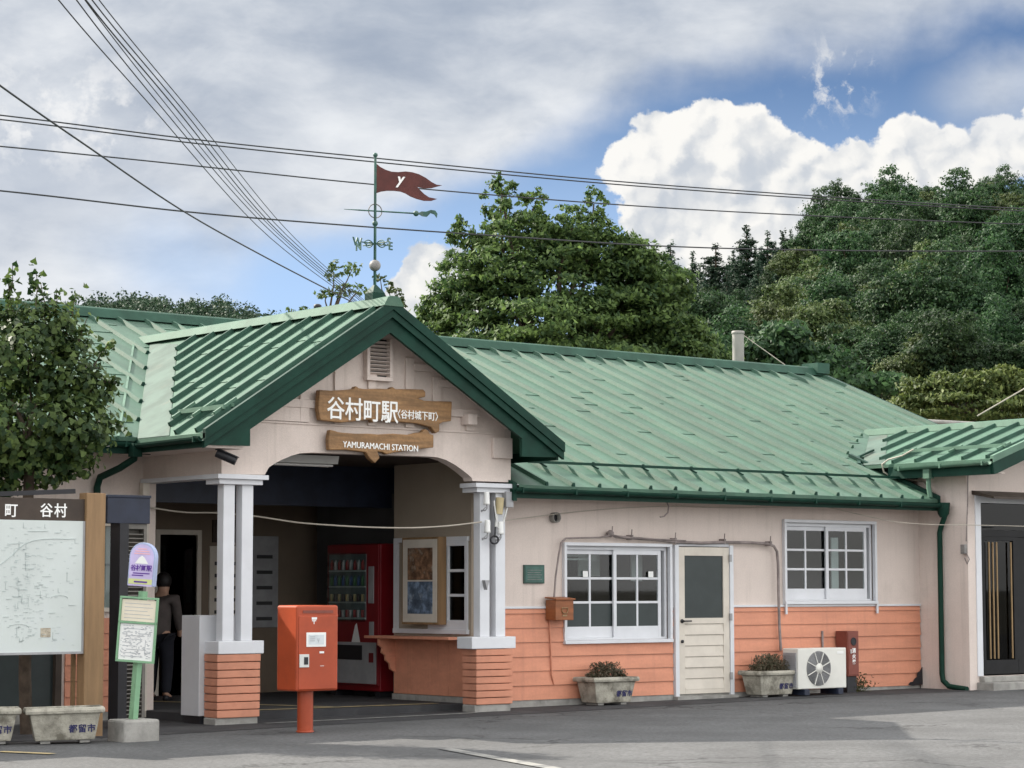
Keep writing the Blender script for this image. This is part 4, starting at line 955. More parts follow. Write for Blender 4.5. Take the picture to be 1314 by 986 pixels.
# -- the large spreading tree behind the roof
DT = 62.0
def lobes_px(spec, dist, depth=1.0):
    out = []
    for px, py, rx, ry, dd in spec:
        d = dist+dd; out.append((tuple(at(px, py, d)), (rx*d/FOC, rx*d/FOC*depth, ry*d/FOC)))
    return out
big = lobes_px([(642,262,26,34,0),(683,268,26,28,.4),(640,232,10,10,0),(762,262,18,26,.3),(735,290,36,30,-.4),(665,305,62,40,0),(712,320,70,40,.6),(770,315,40,34,.2),(640,352,58,36,-.5),(720,362,92,48,0),(806,318,26,18,.2),(806,362,46,40,.4),
                (832,405,50,46,.5),(822,338,40,32,.3),(845,368,46,40,.2),(596,352,44,40,.1),(592,300,18,22,.3),(850,420,46,40,.6),(575,400,38,36,.2),(612,405,48,42,-.3),(690,425,105,52,-.8),(785,425,92,52,.3),(575,425,34,30,0),(556,402,18,12,.2),(864,445,50,46,.6),(640,465,110,40,-1),(780,480,120,46,0),(900,470,50,40,1)], DT)
top_ = [i for i, l in enumerate(big) if i < 6 or i == 22]
P, N = lobe_points([big[i] for i in range(len(big)) if i not in top_], 78000, 66, .135, .5, .35)
Pt, Nt = lobe_points([big[i] for i in top_], 6500, 30, .13, .55, .35)
cr = leaves_mesh('crown', np.concatenate([P, Pt]), np.concatenate([N, Nt]), .15, .5, .8)
bt_ = at(705, 560, DT); bt = thing('zelkova_tree', 'large spreading broadleaf tree with an airy crown rising behind the green roof', 'tree', (bt_.x, bt_.y, gz(bt_.x, bt_.y)))
place('crown', cr, LM_ZELK, bt); tk = MB(); fork = at(700, 520, DT); limb(tk, (bt_.x, bt_.y, -.3), fork, .30, .22, 8, .03)
for l in big: limb(tk, fork, Vector(l[0]), .10, .02, 5, .10)
tk.obj('trunk', M_BARK, bt)
# -- light sprigs of a young tree behind the porch ridge
def small_tree(name, label, spec, dist, n, size, lm, base_px, clumps=14, spread=.2):
    lb = lobes_px(spec, dist); P, N = lobe_points(lb, n, clumps, spread, .6, .3); b = at(base_px[0], base_px[1], dist)
    o = thing(name, label, 'tree', (b.x, b.y, gz(b.x, b.y))); place('crown', leaves_mesh('crown', P, N, size, .5, .9), lm, o)
    tk = MB(); f = at(base_px[0], base_px[1]-60, dist); limb(tk, (b.x, b.y, -.2), f, .12, .06, 6, .04)
    for l in lb: limb(tk, f, Vector(l[0]), .035, .008, 4, .12)
    tk.obj('trunk', M_BARK, o); return o
small_tree('young_tree', 'thin young tree with sparse light green sprays left of the weathervane', [(428,350,13,14,0),(452,345,12,12,.2),(418,378,14,9,.1),(440,372,14,10,0),(462,372,12,8,.2),(388,397,8,6,0),(372,400,8,6,.1)], 48, 560, .10, LM_ZELK, (425, 470), 22, .16)
small_tree('young_tree', 'thin young tree with sparse yellowish sprays right of the weathervane', [(488,358,10,6,0),(506,375,10,8,0),(515,388,9,7,.1),(498,368,8,6,.2)], 50, 260, .09, LM_OLIVE, (508, 480), 16, .16)
small_tree('leafy_shrub_tree', 'pale yellow-green leafy tree above the right wing roof', [(1180,505,34,20,0),(1222,496,36,22,.2),(1262,492,34,22,0),(1300,500,38,26,.3),(1240,522,80,22,.4),(1345,505,40,28,0),(1166,525,30,14,0),(1290,478,16,10,0),(1243,480,10,8,0),(1180,492,8,8,0)], 70, 16000, .16, LM_PALE, (1250, 590), 46, .15)
small_tree('broadleaf_tree', 'dull green bushy tree just behind the chimney', [(905,455,46,36,0),(985,462,50,30,1),(1050,470,40,26,.5),(1100,490,50,22,0),(860,470,40,30,0),(1000,440,40,30,1)], 92, 12000, .30, LM_BROAD, (980, 560), 30)

# -- ginkgo at the left edge, with fan-shaped leaves
def fan_leaves(name, P, N, size):
    n = len(P); N = N/np.linalg.norm(N, axis=1)[:, None]; D = RNG.normal(0, 1, (n, 3))*.7+np.array([0, 0, -.75])
    D -= N*(D*N).sum(1)[:, None]; D /= np.linalg.norm(D, axis=1)[:, None]; S = np.cross(N, D); s = size*(.65+.6*RNG.random(n))[:, None]
    prof = [(0, -.45), (.10, -.22), (.36, .10), (.52, .30), (.40, .46), (.20, .53), (.03, .50), (0, .36), (-.03, .50), (-.20, .53), (-.40, .46), (-.52, .30), (-.36, .10), (-.10, -.22)]
    V = np.stack([P + S*s*x + D*s*y - N*s*abs(x)*.35 for x, y in prof], 1).reshape(-1, 3).astype(np.float32); k = len(prof)
    me = bpy.data.meshes.new(name); me.vertices.add(k*n); me.vertices.foreach_set('co', V.ravel()); me.loops.add(k*n); me.loops.foreach_set('vertex_index', np.arange(k*n, dtype=np.int32))
    me.polygons.add(n); me.polygons.foreach_set('loop_start', np.arange(0, k*n, k, dtype=np.int32)); me.polygons.foreach_set('loop_total', np.full(n, k, dtype=np.int32)); me.update(calc_edges=True); return me
DG = 26.2
gk = lobes_px([(35,455,70,55,0),(-25,480,70,70,.1),(85,480,48,50,0),(118,500,30,30,.05),(30,545,95,65,0),(95,550,52,48,-.1),(125,545,26,30,.1),(-30,560,70,60,.2),(45,600,55,26,0),(5,618,32,22,0),(95,595,30,18,0),(62,420,42,34,0),(8,425,30,40,0)], DG, .85)
P, N = lobe_points(gk, 9500, 54, .19, .8, .35)
twigs = MB(); P2 = []; N2 = []
for a, b in (((50,430),(46,345)),((60,420),(52,362)),((85,430),(98,378)),((20,420),(8,352)),((5,430),(16,338)),((70,425),(72,372)),((100,440),(112,408)),((120,470),(140,440)),((130,490),(152,492)),((130,540),(158,548)),((-10,420),(-14,345))):
    A = at(a[0], a[1], DG); B = at(b[0], b[1], DG+.1); limb(twigs, A, B, .010, .004, 4, .06)
    for q in range(34):
        t = random.uniform(.15, 1.03); p = A.lerp(B, t); P2.append(np.array(p)+RNG.normal(0, .05, 3)); N2.append(RNG.normal(0, 1, 3)+np.array([-.3, -.4, .5]))
gb = at(40, 640, DG); gt = thing('ginkgo_tree', 'dense ginkgo tree with fan-shaped leaves at the left edge, behind the map board', 'tree', (gb.x, gb.y, gz(gb.x, gb.y)))
place('crown', fan_leaves('crown', np.concatenate([P, np.array(P2)]), np.concatenate([N+np.array([-.1,-.25,0]), np.array(N2)]), .078), LM_GINKGO, gt)
fork = at(38, 590, DG); limb(twigs, (gb.x, gb.y, -.3), fork, .075, .06, 8, .02)
for l in gk: limb(twigs, fork, Vector(l[0]), .03, .01, 5, .1)
twigs.obj('trunk', M_BARK, gt)
# ------------------------------------------------------------------ things on and around the station
def gtop(x, y): return gz(x, y)+.012
# -- weathervane
wx, wy_ = -2.66, -.62
wv = thing('weathervane', 'green weathervane with a swallow-tailed rust-red flag standing on the porch ridge', 'weathervane', (wx, wy_, ZR+.03))
def VP(px, py): return on_y(px, py, wy_)
base = MB(); z0 = ZR-.02; zb = VP(482, 377).z; base.box(wx-.09, wx+.09, wy_-.09, wy_+.09, z0, zb)
base.add([(wx-.092,wy_-.092,zb),(wx+.092,wy_-.092,zb),(wx+.092,wy_+.092,zb),(wx-.092,wy_+.092,zb),(wx,wy_,zb+.13)], [(0,1,4),(1,2,4),(2,3,4),(3,0,4),(3,2,1,0)]); base.obj('base', M_TRIM, wv, .004)
ztop = VP(480, 200).z
p = MB(); p.tube([(wx,wy_,zb),(wx,wy_,VP(0,340).z),(wx,wy_,ztop)], [.026,.020,.016], 10); p.obj('pole', M_VANE, wv)
b = MB(); b.ball((wx,wy_,VP(481,341).z), .072); b.obj('ball', M_VANEGREY, wv)
b = MB(); b.ball((wx,wy_,VP(481,287).z), .036); b.ball((wx,wy_,ztop+.01), .030); b.obj('finial', M_VANE, wv)
ang = rad(-18); fx = Vector((math.cos(ang), math.sin(ang), 0)); fy = Vector((-math.sin(ang), math.cos(ang), 0))
zf = VP(480, 211).z; zfb = VP(480, 248).z
S = .0092*1.0
def fp(px, py): return Vector((wx, wy_, 0))+fx*((px-480)*.0109)+Vector((0,0, zf-(py-211)*(zf-zfb)/37))
top = [(481,210),(486,214),(492,217),(499,219),(507,219),(516,217.5),(524,218),(532,220),(540,224),(547,229),(553,232),(560,232.5)]
bot = [(481,248),(487,245.5),(494,244),(502,243.5),(510,244),(516,246),(522,249.5),(529,252),(538,254),(547,253.5),(554,250.5)]
notch = [(544,249),(538,245),(533,240),(530,236.5),(538,238),(547,237),(554,234.5)]
poly = [fp(*q)-fy*.006 for q in top] + [fp(*q)-fy*.006 for q in notch[::-1]] + [fp(*q)-fy*.006 for q in bot[::-1]]
f = MB(); f.prism(poly, fy*.012); fl_ = f.obj('flag', M_FLAG, wv)
text_mb('y', .19, fp(505, 234)-fy*.010, tuple(fx), (0,0,1), .004, .02, shear=.25).obj('letter', M_LETTER, fl_)
zr_ = VP(481, 271).z
r = MB(); r.tube([Vector((wx,wy_,zr_))+fx*(.085*math.cos(t))+Vector((0,0,.085*math.sin(t))) for t in [2*PI*i/24 for i in range(25)]], .007, 6, False); r.obj('ring', M_VANEGREY, wv)
a = MB(); L0 = Vector((wx,wy_,zr_)); a.tube([L0-fx*.40, L0-fx*.2, L0+fx*.52], [.003,.009,.010], 8); a.ball(L0+fx*.53, .036)
tail = [(0,0),(.05,.03),(.11,.03),(.17,.055),(.23,.05),(.26,.01),(.25,-.04),(.22,.0),(.17,.015),(.12,-.035),(.06,-.03)]
a.prism([L0+fx*(.55+u)+Vector((0,0,v))-fy*.006 for u, v in tail], fy*.012); a.obj('arrow', M_VANE, wv)
zl = VP(481, 313).z
cl_ = MB()
VR = (RT-Vector((0,0,RT.z))).normalized(); VF = Vector((FW.x,FW.y,0)).normalized()
for d, ch in ((-VR-VF, 'W'), (VR-VF, 'S'), (VR+VF, 'E'), (-VR+VF, 'N')):
    d = d.normalized(); o0 = Vector((wx,wy_,zl)); cl_.tube([o0, o0+d*.22], .008, 6)
    for s in (-1, 1): cl_.tube([o0+d*(.03+.15*q/10)+Vector((0,0,s*.034*math.sin(PI*q/10))) for q in range(11)], .007, 5)
    xd = d if d.dot(VR) > 0 else -d
    st = o0+d*(.22 if d.dot(VR) > 0 else .36)
    tm = text_mb(ch, .14, st-Vector((0,0,.05)), tuple(xd), (0,0,1), .006, .02); cl_.add(tm.v, tm.f)
cl_.obj('compass_arms', M_VANE, wv)
# -- wooden name boards under the gable
ys = YP-.06
def wood_board(name, label, pts, th):
    t = thing(name, label, 'sign', tuple(on_y(*pts[0], ys)))
    P = [on_y(px, py, ys) for px, py in pts]; b = MB(); b.prism([(p.x, ys-th, p.z) for p in P], (0, th, 0)); b.obj('board', M_WOOD, t, .012)
    return t
s1 = wood_board('station_sign', 'large rustic wooden sign with white painted station name under the gable', [(405,501),(420,502),(437,501),(449,500),(452,496),(456,499),(463,500),(480,499.5),(495,500),(499,497),(503,500),(520,500),(538,500.5),(541,503),(541,510),(532,512),(540,515),(575,516),(574.5,530),(574,541),(563,542.5),(559,545),(559,554),(554,557),(548,549),(530,544),(505,542),(492,542),(486,539),(477,541),(473,543.5),(471,539),(455,541),(434,543),(406,540),(403.5,525)], .085)
yt = ys-.089
p = on_y(419, 534, yt); text_mb('谷村町駅', .292, (p.x, yt, p.z-.005), (1,0,-.012), (0,0,1), .004, 0, sx=.92, space=.99, fat=.011).obj('lettering', M_LETTER, s1)
p = on_y(506, 535, yt); text_mb('〈谷村城下町〉', .118, (p.x-.01, yt, p.z-.005), (1,0,-.012), (0,0,1), .004, 0, sx=.90, fat=.010).obj('lettering', M_LETTER, s1)
s2_ = wood_board('station_sign', 'smaller rustic wooden plank with white roman lettering hung below the large name sign', [(419,552),(424,553),(430,555),(438,556),(452,557),(468,557),(480,558),(500,557),(520,558.5),(530,556),(537,555),(541,551),(545,553),(547,557),(552,559),(552,575),(540,576),(527,578),(512,580),(500,581.5),(492,584),(487,581),(480,580),(483,588),(477,595),(470,589),(465,581),(452,579.5),(440,578),(418,578),(417,565)], .075)
p = on_y(440, 574, ys-.079); text_mb('YAMURAMACHI STATION', .105, (p.x, ys-.079, p.z), (1,0,-.012), (0,0,1), .004, 0, sx=.93, fat=.012).obj('lettering', M_LETTER, s2_)
# -- post box
d0 = -2.37; d1 = d0+.40; px0 = (on_y(381,830,d0).x+on_y(434,830,d0).x)/2; py0 = d0+.2
pb = thing('post_box', 'orange-red square post box on a round post in front of the porch', 'post box', (px0, py0, gtop(px0, py0)))
zt = 1.262; zb = .325; w = (on_y(434,830,d0).x-on_y(381,830,d0).x)/2
b = MB(); b.prism([(px0-w,d0,zb),(px0+w,d0,zb),(px0+w,d0,zt-.0),(px0-w,d0,zt)], (0,d1-d0,0)); b.obj('body', M_ORANGE, pb, .022)
q = MB(); q.box(px0-w+.018, px0+w-.018, d0-.012, d0+.01, zb+.02, zt-.115); dd = q.obj('door', M_ORANGE, pb, .006)
q = MB(); pc = on_y(391.5,925,py0).x; q.tube([(pc, py0, gz(px0,py0)-.05), (pc, py0, zb+.01)], .088, 24); q.lathe((pc,py0,gtop(px0,py0)), [(.10,0),(.10,.008),(.089,.015)], 24); q.obj('post', M_ORANGE, pb)
yf = d0-.013
def onbox(px, py): return on_y(px, py, yf)
q = MB(); a = onbox(393,812); c = onbox(418,830); q.box(a.x, c.x, yf-.006, yf, c.z, a.z); lab = q.obj('notice_plate', M_PAPER, pb, .003)
q = MB(); a = onbox(395.5,815); c = onbox(415.5,827); q.box(a.x, c.x, yf-.008, yf-.0065, c.z, a.z); q.obj('notice_print', mat('pale_grey_print', (.60,.64,.66), .6), lab)
q = MB()
for i in range(3): q.box(a.x+.02, a.x+.085, yf-.0095, yf-.0085, a.z-.025-i*.022, a.z-.017-i*.022)
tm = text_mb('〒', .06, (a.x+.10, yf-.009, a.z-.085), depth=.001); q.add(tm.v, tm.f); q.obj('notice_text', M_INK, lab)
p = onbox(399.5, 801); text_mb('〒', .075, (p.x-.002, yf-.001, p.z), depth=.0015, bold=.02).obj('post_mark', M_LETTER, pb)
p = onbox(400, 794); q = MB(); q.box(p.x, p.x+.068, yf-.003, yf, p.z-.010, p.z+.014); q.obj('label', M_PAPER, pb)
q = MB(); a = onbox(384,840); c = onbox(396,856.5); q.box(a.x, c.x, yf-.012, yf, c.z, a.z); lk = q.obj('lock_plate', M_LIGHTGREY, pb, .003); q = MB(); q.box(a.x+.055, c.x-.015, yf-.015, yf-.0125, c.z+.03, a.z-.03); q.obj('lock_hole', M_BLACK, lk)
q = MB(); a = onbox(410,836); q.box(a.x, a.x+.06, yf-.002, yf, a.z-.022, a.z+.0); q.box(a.x+.01, a.x+.06, yf-.002, yf, a.z-.162, a.z-.157); q.obj('label', M_PAPER, pb)
q = MB(); q.box(px0-.20, px0+.20, d0-.007, d0+.01, zt-.085, zt-.055); q.obj('mail_slot', M_BROWNBOX, pb); q = MB(); q.box(px0+w, px0+w+.03, d0+.05, d0+.10, zt-.13, zt-.10); q.obj('hinge', M_ORANGE, pb)
# -- bus stop
bx, by = -6.80, -2.12
bs_ = thing('bus_stop', 'light green bus stop post with a rounded sign and two timetables on a concrete block', 'bus stop', (bx, by, gtop(bx, by)))
q = MB(); zg = gz(bx,by); q.box(bx-.21, bx+.22, by-.12, by+.24, zg-.02, zg+.23); q.obj('base_block', M_CONC, bs_, .025)
tilt = Vector((.055, -.035, 1)).normalized(); B0 = Vector((bx, by+.06, zg+.22))
def up_(z, dx=0, dy=0): return B0+tilt*(z-B0.z)+Vector((dx, dy, 0))
q = MB(); q.bar(up_(zg+.2), up_(1.42), .095, .06, (1,0,0)); q.obj('pole', M_GREENPOLE, bs_, .004)
NX = Vector((-.80, -.60, 0)).normalized(); NX = (NX-tilt*NX.dot(tilt)).normalized(); TX = tilt.cross(NX).normalized()     # sign faces the road to the left; TX runs to its reading right
if TX.dot(RT) < 0: TX = -TX
def sgn(u, v, n=0): return Vector((bx, by+.06, 1.47))+tilt*v+TX*u+NX*(n+.02)+Vector((.085,-.01,0))
def arch_poly(w, h, n): return [sgn(-w, 0, n), sgn(w, 0, n)]+[sgn(w*math.cos(t), h-w*1.05+w*1.05*math.sin(t), n) for t in [PI*i/14 for i in range(15)]]
q = MB(); q.prism(arch_poly(.148, .46, -.045), NX*.09); hd_ = q.obj('sign_head', M_SIGNBLUE, bs_, .008)
q = MB(); q.prism(arch_poly(.132, .44, .046), NX*.004); fc_ = q.obj('sign_face', M_SIGNLILAC, bs_)
q = MB(); q.prism([sgn(-.132,.02,.051),sgn(.132,.02,.051),sgn(.132,.075,.051),sgn(-.132,.075,.051)], NX*.002); q.obj('sign_band', M_YELLOWINK, fc_)
q = MB(); q.prism([sgn(-.075,.235,.051),sgn(.075,.235,.051),sgn(.03,.30,.051),sgn(0,.32,.051),sgn(-.03,.30,.051)], NX*.002); q.obj('mountain_mark', M_PAPER, fc_)
q = MB()
for v, ww_ in ((.385,.05),(.36,.08),(.335,.09)): q.prism([sgn(-ww_,v,.051),sgn(ww_,v,.051),sgn(ww_,v+.012,.051),sgn(-ww_,v+.012,.051)], NX*.0015)
q.obj('sign_print', M_PINKINK, fc_)
tm = text_mb('谷村町駅', .068, sgn(-.118,.165,.053), tuple(TX), tuple(tilt), .001, .03, sx=.88); tm.obj('lettering', M_PURPLE, fc_)
q = MB()
for v, a_, b_ in ((.128,-.09,.10),(.105,-.10,.03)): q.prism([sgn(a_,v,.051),sgn(b_,v,.051),sgn(b_,v+.012,.051),sgn(a_,v+.012,.051)], NX*.0015)
q.prism([sgn(-.07,.035,.0535),sgn(.08,.035,.0535),sgn(.08,.052,.0535),sgn(-.07,.052,.0535)], NX*.001); q.obj('sign_print', M_PURPLE, fc_)
def tb(u, v, n=0): return Vector((bx, by+.06, .67))+tilt*v+TX*u+NX*(n+.055)+Vector((.055,0,0))
q = MB(); W_ = .215
for v in (0, .405, .665):
    q.prism([tb(-W_,v,.03),tb(W_,v,.03),tb(W_,v+.022,.03),tb(-W_,v+.022,.03)], NX*.035)
for u in (-W_, W_-.02): q.prism([tb(u,.022,.03),tb(u+.02,.022,.03),tb(u+.02,.665,.03),tb(u,.665,.03)], NX*.035)
tf = q.obj('timetable_frame', M_GREENPOLE, bs_, .003)
q = MB(); q.prism([tb(-W_+.022,.024,.035),tb(W_-.022,.024,.035),tb(W_-.022,.403,.035),tb(-W_+.022,.403,.035)], NX*.012); sh_ = q.obj('timetable', M_PAPER, tf)
q = MB(); q.prism([tb(-W_+.022,.43,.035),tb(W_-.022,.43,.035),tb(W_-.022,.655,.035),tb(-W_+.022,.655,.035)], NX*.012); sh2 = q.obj('timetable', M_CREAMPAPER, tf)
q = MB()
for i in range(9):
    r = random.Random(i); v = .06+i*.036; a_ = -.17+r.uniform(0,.06); b_ = a_+r.uniform(.08,.24)
    q.prism([tb(a_,v,.048),tb(b_,v,.048),tb(b_,v+.006,.048),tb(a_,v+.006,.048)], NX*.001)
for a_, b_, v0, v1 in ((.02,.16,.30,.335),(.10,.165,.10,.24)): q.prism([tb(a_,v0,.0485),tb(b_,v0,.0485),tb(b_,v0+.006,.0485),tb(a_,v0+.006,.0485)], NX*.001); q.prism([tb(a_,v0,.0485),tb(a_+.006,v0,.0485),tb(a_+.006,v1,.0485),tb(a_,v1,.0485)], NX*.001)
for i in range(150):
    r = random.Random(500+i); v = .045+.335*r.random(); a_ = -.18+.33*r.random(); b_ = a_+r.uniform(.008,.03); v = round(v/.0115)*.0115
    q.prism([tb(a_,v,.048),tb(b_,v,.048),tb(b_,v+.006,.048),tb(a_,v+.006,.048)], NX*.001)
q.obj('timetable_print', M_INK, sh_)
q = MB()
for i in range(5): v = .46+i*.038; q.prism([tb(-.16,v,.048),tb(.16-.03*(i%3),v,.048),tb(.16-.03*(i%3),v+.005,.048),tb(-.16,v+.005,.048)], NX*.001)
q.obj('timetable_print', M_INK, sh2)
# -- town map board at the left edge
yb = -1.15
mbd = thing('map_board', 'large pale town map panel with a dark header held between tan wooden posts', 'sign', (on_y(110,905,yb).x, yb, -.15))
pa = on_y(106.5, 700, yb).x; pb_ = on_y(131, 700, yb).x; zt = on_y(118, 633, yb).z
q = MB(); q.box(pa, pb_, yb-.07, yb+.10, -.3, zt); q.obj('post', M_POSTWOOD, mbd, .006)
q = MB(); q.box(pa-2.15, pa-1.95, yb-.07, yb+.10, -.3, zt); q.obj('post', M_POSTWOOD, mbd, .006)
zh0 = on_y(50, 668, yb).z; zh1 = on_y(50, 639.5, yb).z; zp0 = on_y(50, 837, yb).z; xl = pa-1.95
q = MB(); q.box(xl, pa, yb-.03, yb+.06, zh0, zh1); hdr = q.obj('header', M_DARKWOOD, mbd, .004)
for s_, px in (('谷村', 51), ('町', 5.5)):
    p = on_y(px, 663, yb-.034); text_mb(s_, .158, (p.x, yb-.033, p.z+.01), depth=.003, bold=.012, space=1.15).obj('lettering', M_LETTER, hdr)
q = MB(); q.box(xl-.0, pa-.0, yb-.045, yb+.03, zp0-.025, zp0); q.box(xl, xl+.02, yb-.045, yb+.03, zp0, zh0); q.box(pa-.02, pa, yb-.045, yb+.03, zp0, zh0); q.obj('panel_frame', M_GREY, mbd)
q = MB(); q.box(xl+.02, pa-.02, yb-.035, yb+.02, zp0, zh0); pn_ = q.obj('map_panel', M_MAPFACE, mbd)
q = MB(); ym = yb-.0375
curve = [on_y(px, py, ym) for px, py in ((0,725),(8,719),(16,712),(24,704),(32,698),(42,694),(56,692),(72,691.5),(88,692),(98,691.5))]
for a_, b_ in zip(curve, curve[1:]): q.bar(a_, b_, .004, .010, (0,1,0))
for px, py, l in ((36,682,26),(70,684,8),(10,698,14),(60,717,8),(34,730,10),(54,740,12),(22,757,10),(46,764,8),(20,798,5),(30,786,6),(8,769,7),(62,787,9),(88,777,9),(92,713,6),(4,792,7),(70,766,4),(48,748,4),(48,755,3),(47,771,4)):
    a_ = on_y(px, py, ym); b_ = on_y(px+l, py-.3, ym); q.bar(a_, b_, .003, .008, (0,1,0))
for px, py, rr in ((76,768,18),(24,806,22)):
    pts = [on_y(px+rr*math.cos(t)*.6, py-rr*.22*math.sin(t), ym) for t in [PI*i/8 for i in range(9)]]
    for a_, b_ in zip(pts, pts[1:]): q.bar(a_, b_, .002, .006, (0,1,0))
q.obj('map_line', mat('faint_map_print', (.42,.48,.47), .6), pn_)
q = MB(); rr_ = random.Random(3)
for i in range(260):
    px = rr_.uniform(2, 98); py = rr_.uniform(676, 832)
    if rr_.random() < .6: px = 18+30*rr_.random()+(py-760)*-.18; py = rr_.uniform(700, 825)
    a_ = on_y(px, py, ym); l = rr_.uniform(.01, .05); h_ = rr_.choice((.004, .004, .007)); q.box(a_.x, a_.x+l, ym-.0012, ym+.0008, a_.z, a_.z+h_)
    if i % 9 == 0: q.box(a_.x, a_.x+.004, ym-.0012, ym+.0008, a_.z, a_.z+rr_.uniform(.03,.10))
tag(q.obj('map_lettering', mat('faint_map_lettering', (.46,.52,.51), .6), pn_), kind='stuff')
q = MB(); a_ = on_y(52,818,ym); b_ = on_y(65,806,ym); q.box(a_.x, b_.x, ym-.001, ym+.001, a_.z, b_.z); q.obj('map_picture', mat('tan_print', (.42,.37,.29), .7, .3, 30), pn_)
q = MB(); q.bar((xl-.2,yb+.12,zt-.10),(pa-.05,yb+.12,zt+.02),.06,.05); q.obj('roof_strip', M_BLACK, mbd)
q = MB(); q.bar((pa-.02, yb+.14, -.2),(pa-.02,yb+.14,zp0+.4),.04,.04); q.obj('brace', M_POSTWOOD, mbd)
# -- dark louvred cabinet between the map board and the porch
yk = -.35
kx0 = on_y(133,800,yk).x; kx1 = on_y(188,800,yk).x; kp0 = on_y(149,800,yk).x; kp1 = on_y(160.5,800,yk).x
kb = thing('louvred_stand', 'dark metal stand with a navy header and a tall louvred panel behind the bus stop', 'stand', (kp1, yk, -.13))
zk = on_y(160,639,yk).z; zk0 = on_y(160,672,yk).z
q = MB(); q.box(kx0, kx1, yk-.05, yk+.15, zk0, zk); q.box(kx0-.01, kx1+.01, yk-.06, yk+.16, zk, zk+.03); q.obj('header', M_NAVY, kb, .004)
q = MB(); q.box(kp0, kp1, yk-.06, yk+.16, -.25, zk0); q.obj('post', M_BLACK, kb, .004)
q = MB(); q.box(kp1, kp1+.02, yk-.02, yk+.10, -.05, zk0); q.box(kx1-.06, kx1-.02, yk-.02, yk+.10, -.25, zk0); q.box(kp1+.02, kx1-.06, yk+.09, yk+.10, -.05, zk0); q.box(kp1+.02,kx1-.06,yk-.02,yk+.08,-.2,-.05); q.box(kp1+.02,kx1-.06,yk-.02,yk+.08,zk0-.06,zk0); lf = q.obj('louvre_frame', M_SLAT, kb)
q = MB(); n = 46
for i in range(n): z = -.03+(zk0-.06)*i/n; q.obox(((kp1+kx1-.04)/2, yk+.02, z), ((kx1-kp1-.08)/2,0,0), (0,.03,-.016), (0,.003,.005))
q.obj('louvre', M_SLAT, lf)
# -- planters, each with its heath plant
def planter(loc, rz, label, tip=0.0):
    t = thing('planter', label, 'planter', loc, 'concrete planters with the city name'); t.rotation_euler = (0, tip, rz); M = world_of(t)
    def ring(hw, hd, z): return [M @ Vector(q) for q in ((-hw,-hd,z),(hw,-hd,z),(hw,hd,z),(-hw,hd,z))]
    q = MB(); prof = [(.30,.145,.03),(.305,.15,.05),(.355,.185,.30),(.40,.215,.305),(.405,.22,.335),(.395,.21,.365),(.365,.18,.365),(.345,.165,.30),(.34,.16,.29)]
    vs = [v for a, b, z in prof for v in ring(a, b, z)]; n = len(prof)
    q.add(vs, [(i*4+j, i*4+(j+1)%4, (i+1)*4+(j+1)%4, (i+1)*4+j) for i in range(n-1) for j in range(4)]+[(3,2,1,0)]); q.obj('trough', M_PLANTER, t, .008)
    q = MB(); q.add(ring(.342,.162,.305), [(0,1,2,3)]); q.obj('soil', M_SOIL, t)
    q = MB()
    for sx in (-.2,.2): q.prism([M @ Vector((sx-.05,-.12,.0)), M @ Vector((sx+.05,-.12,.0)), M @ Vector((sx+.05,.12,.0)), M @ Vector((sx-.05,.12,.0))], (0,0,.035))
    q.objs('foot', M_CONC, t)
    fx_ = (M.to_3x3() @ Vector((1,0,0))); fu = (M.to_3x3() @ Vector((0,-.035,.25))).normalized()
    tm = text_mb('都留市', .088, M @ Vector((.035,-.1625,.115)), tuple(fx_), tuple(fu), .002, .025, space=1.12); tm.obj('lettering', M_INKBLUE, t); return t
def heath(loc, w, label, n=2000, h=.22, rz=0):
    P = RNG.random((n,3))*np.array([2*w, .26, 1])-np.array([w,.13,0]); ed = 1-(np.abs(P[:,0])/w)**4; P[:,2] = (P[:,2]**.7)*h*(.35+.65*ed)*(.7+.5*np.abs(np.sin(P[:,0]*23+2)))
    N = RNG.normal(0,1,(n,3)); c, s = math.cos(rz), math.sin(rz); P = np.stack([P[:,0]*c-P[:,1]*s, P[:,0]*s+P[:,1]*c, P[:,2]], 1)
    o = thing('heath_plant', label, 'plant', loc); place('foliage', leaves_mesh('foliage', P+np.array(loc), N, .040, .32, .5), LM_HEATH, o)
    q = MB()
    for i in range(34): a_ = Vector(loc)+Vector(P[i*9]).xy.to_3d(); q.tube([a_-Vector((0,0,.06)), a_+Vector((random.uniform(-.03,.03),random.uniform(-.02,.02),h*random.uniform(.5,1.15)))], [.004,.002], 4)
    q.obj('stem', M_BARK, o)
x1 = on_y(778,900,-.30).x; pz = gtop(x1,-.3)
planter((x1,-.30,pz), 0, 'weathered concrete planter under the large twelve-pane window left of the cream door'); heath((x1,-.30,pz+.30), .27, 'brown-green heath growing in the planter under the large window')
x2 = on_y(987,885,-.30).x; pz = gtop(x2,-.3)
planter((x2,-.30,pz), 0, 'pale planter beside the air conditioner unit'); heath((x2,-.30,pz+.30), .29, 'darker heath growing in the planter beside the air conditioner', 2400, .25)
xl3, yl3 = -7.36, -2.02; pz = gtop(xl3, yl3)
planter((xl3-.16, yl3+.12, pz), rad(-24), 'mossy empty planter standing left of the bus stop block', rad(-1.2))
planter((xl3-.92, yl3+.50, pz), rad(-24), 'planter cut off by the left edge, under the map board')
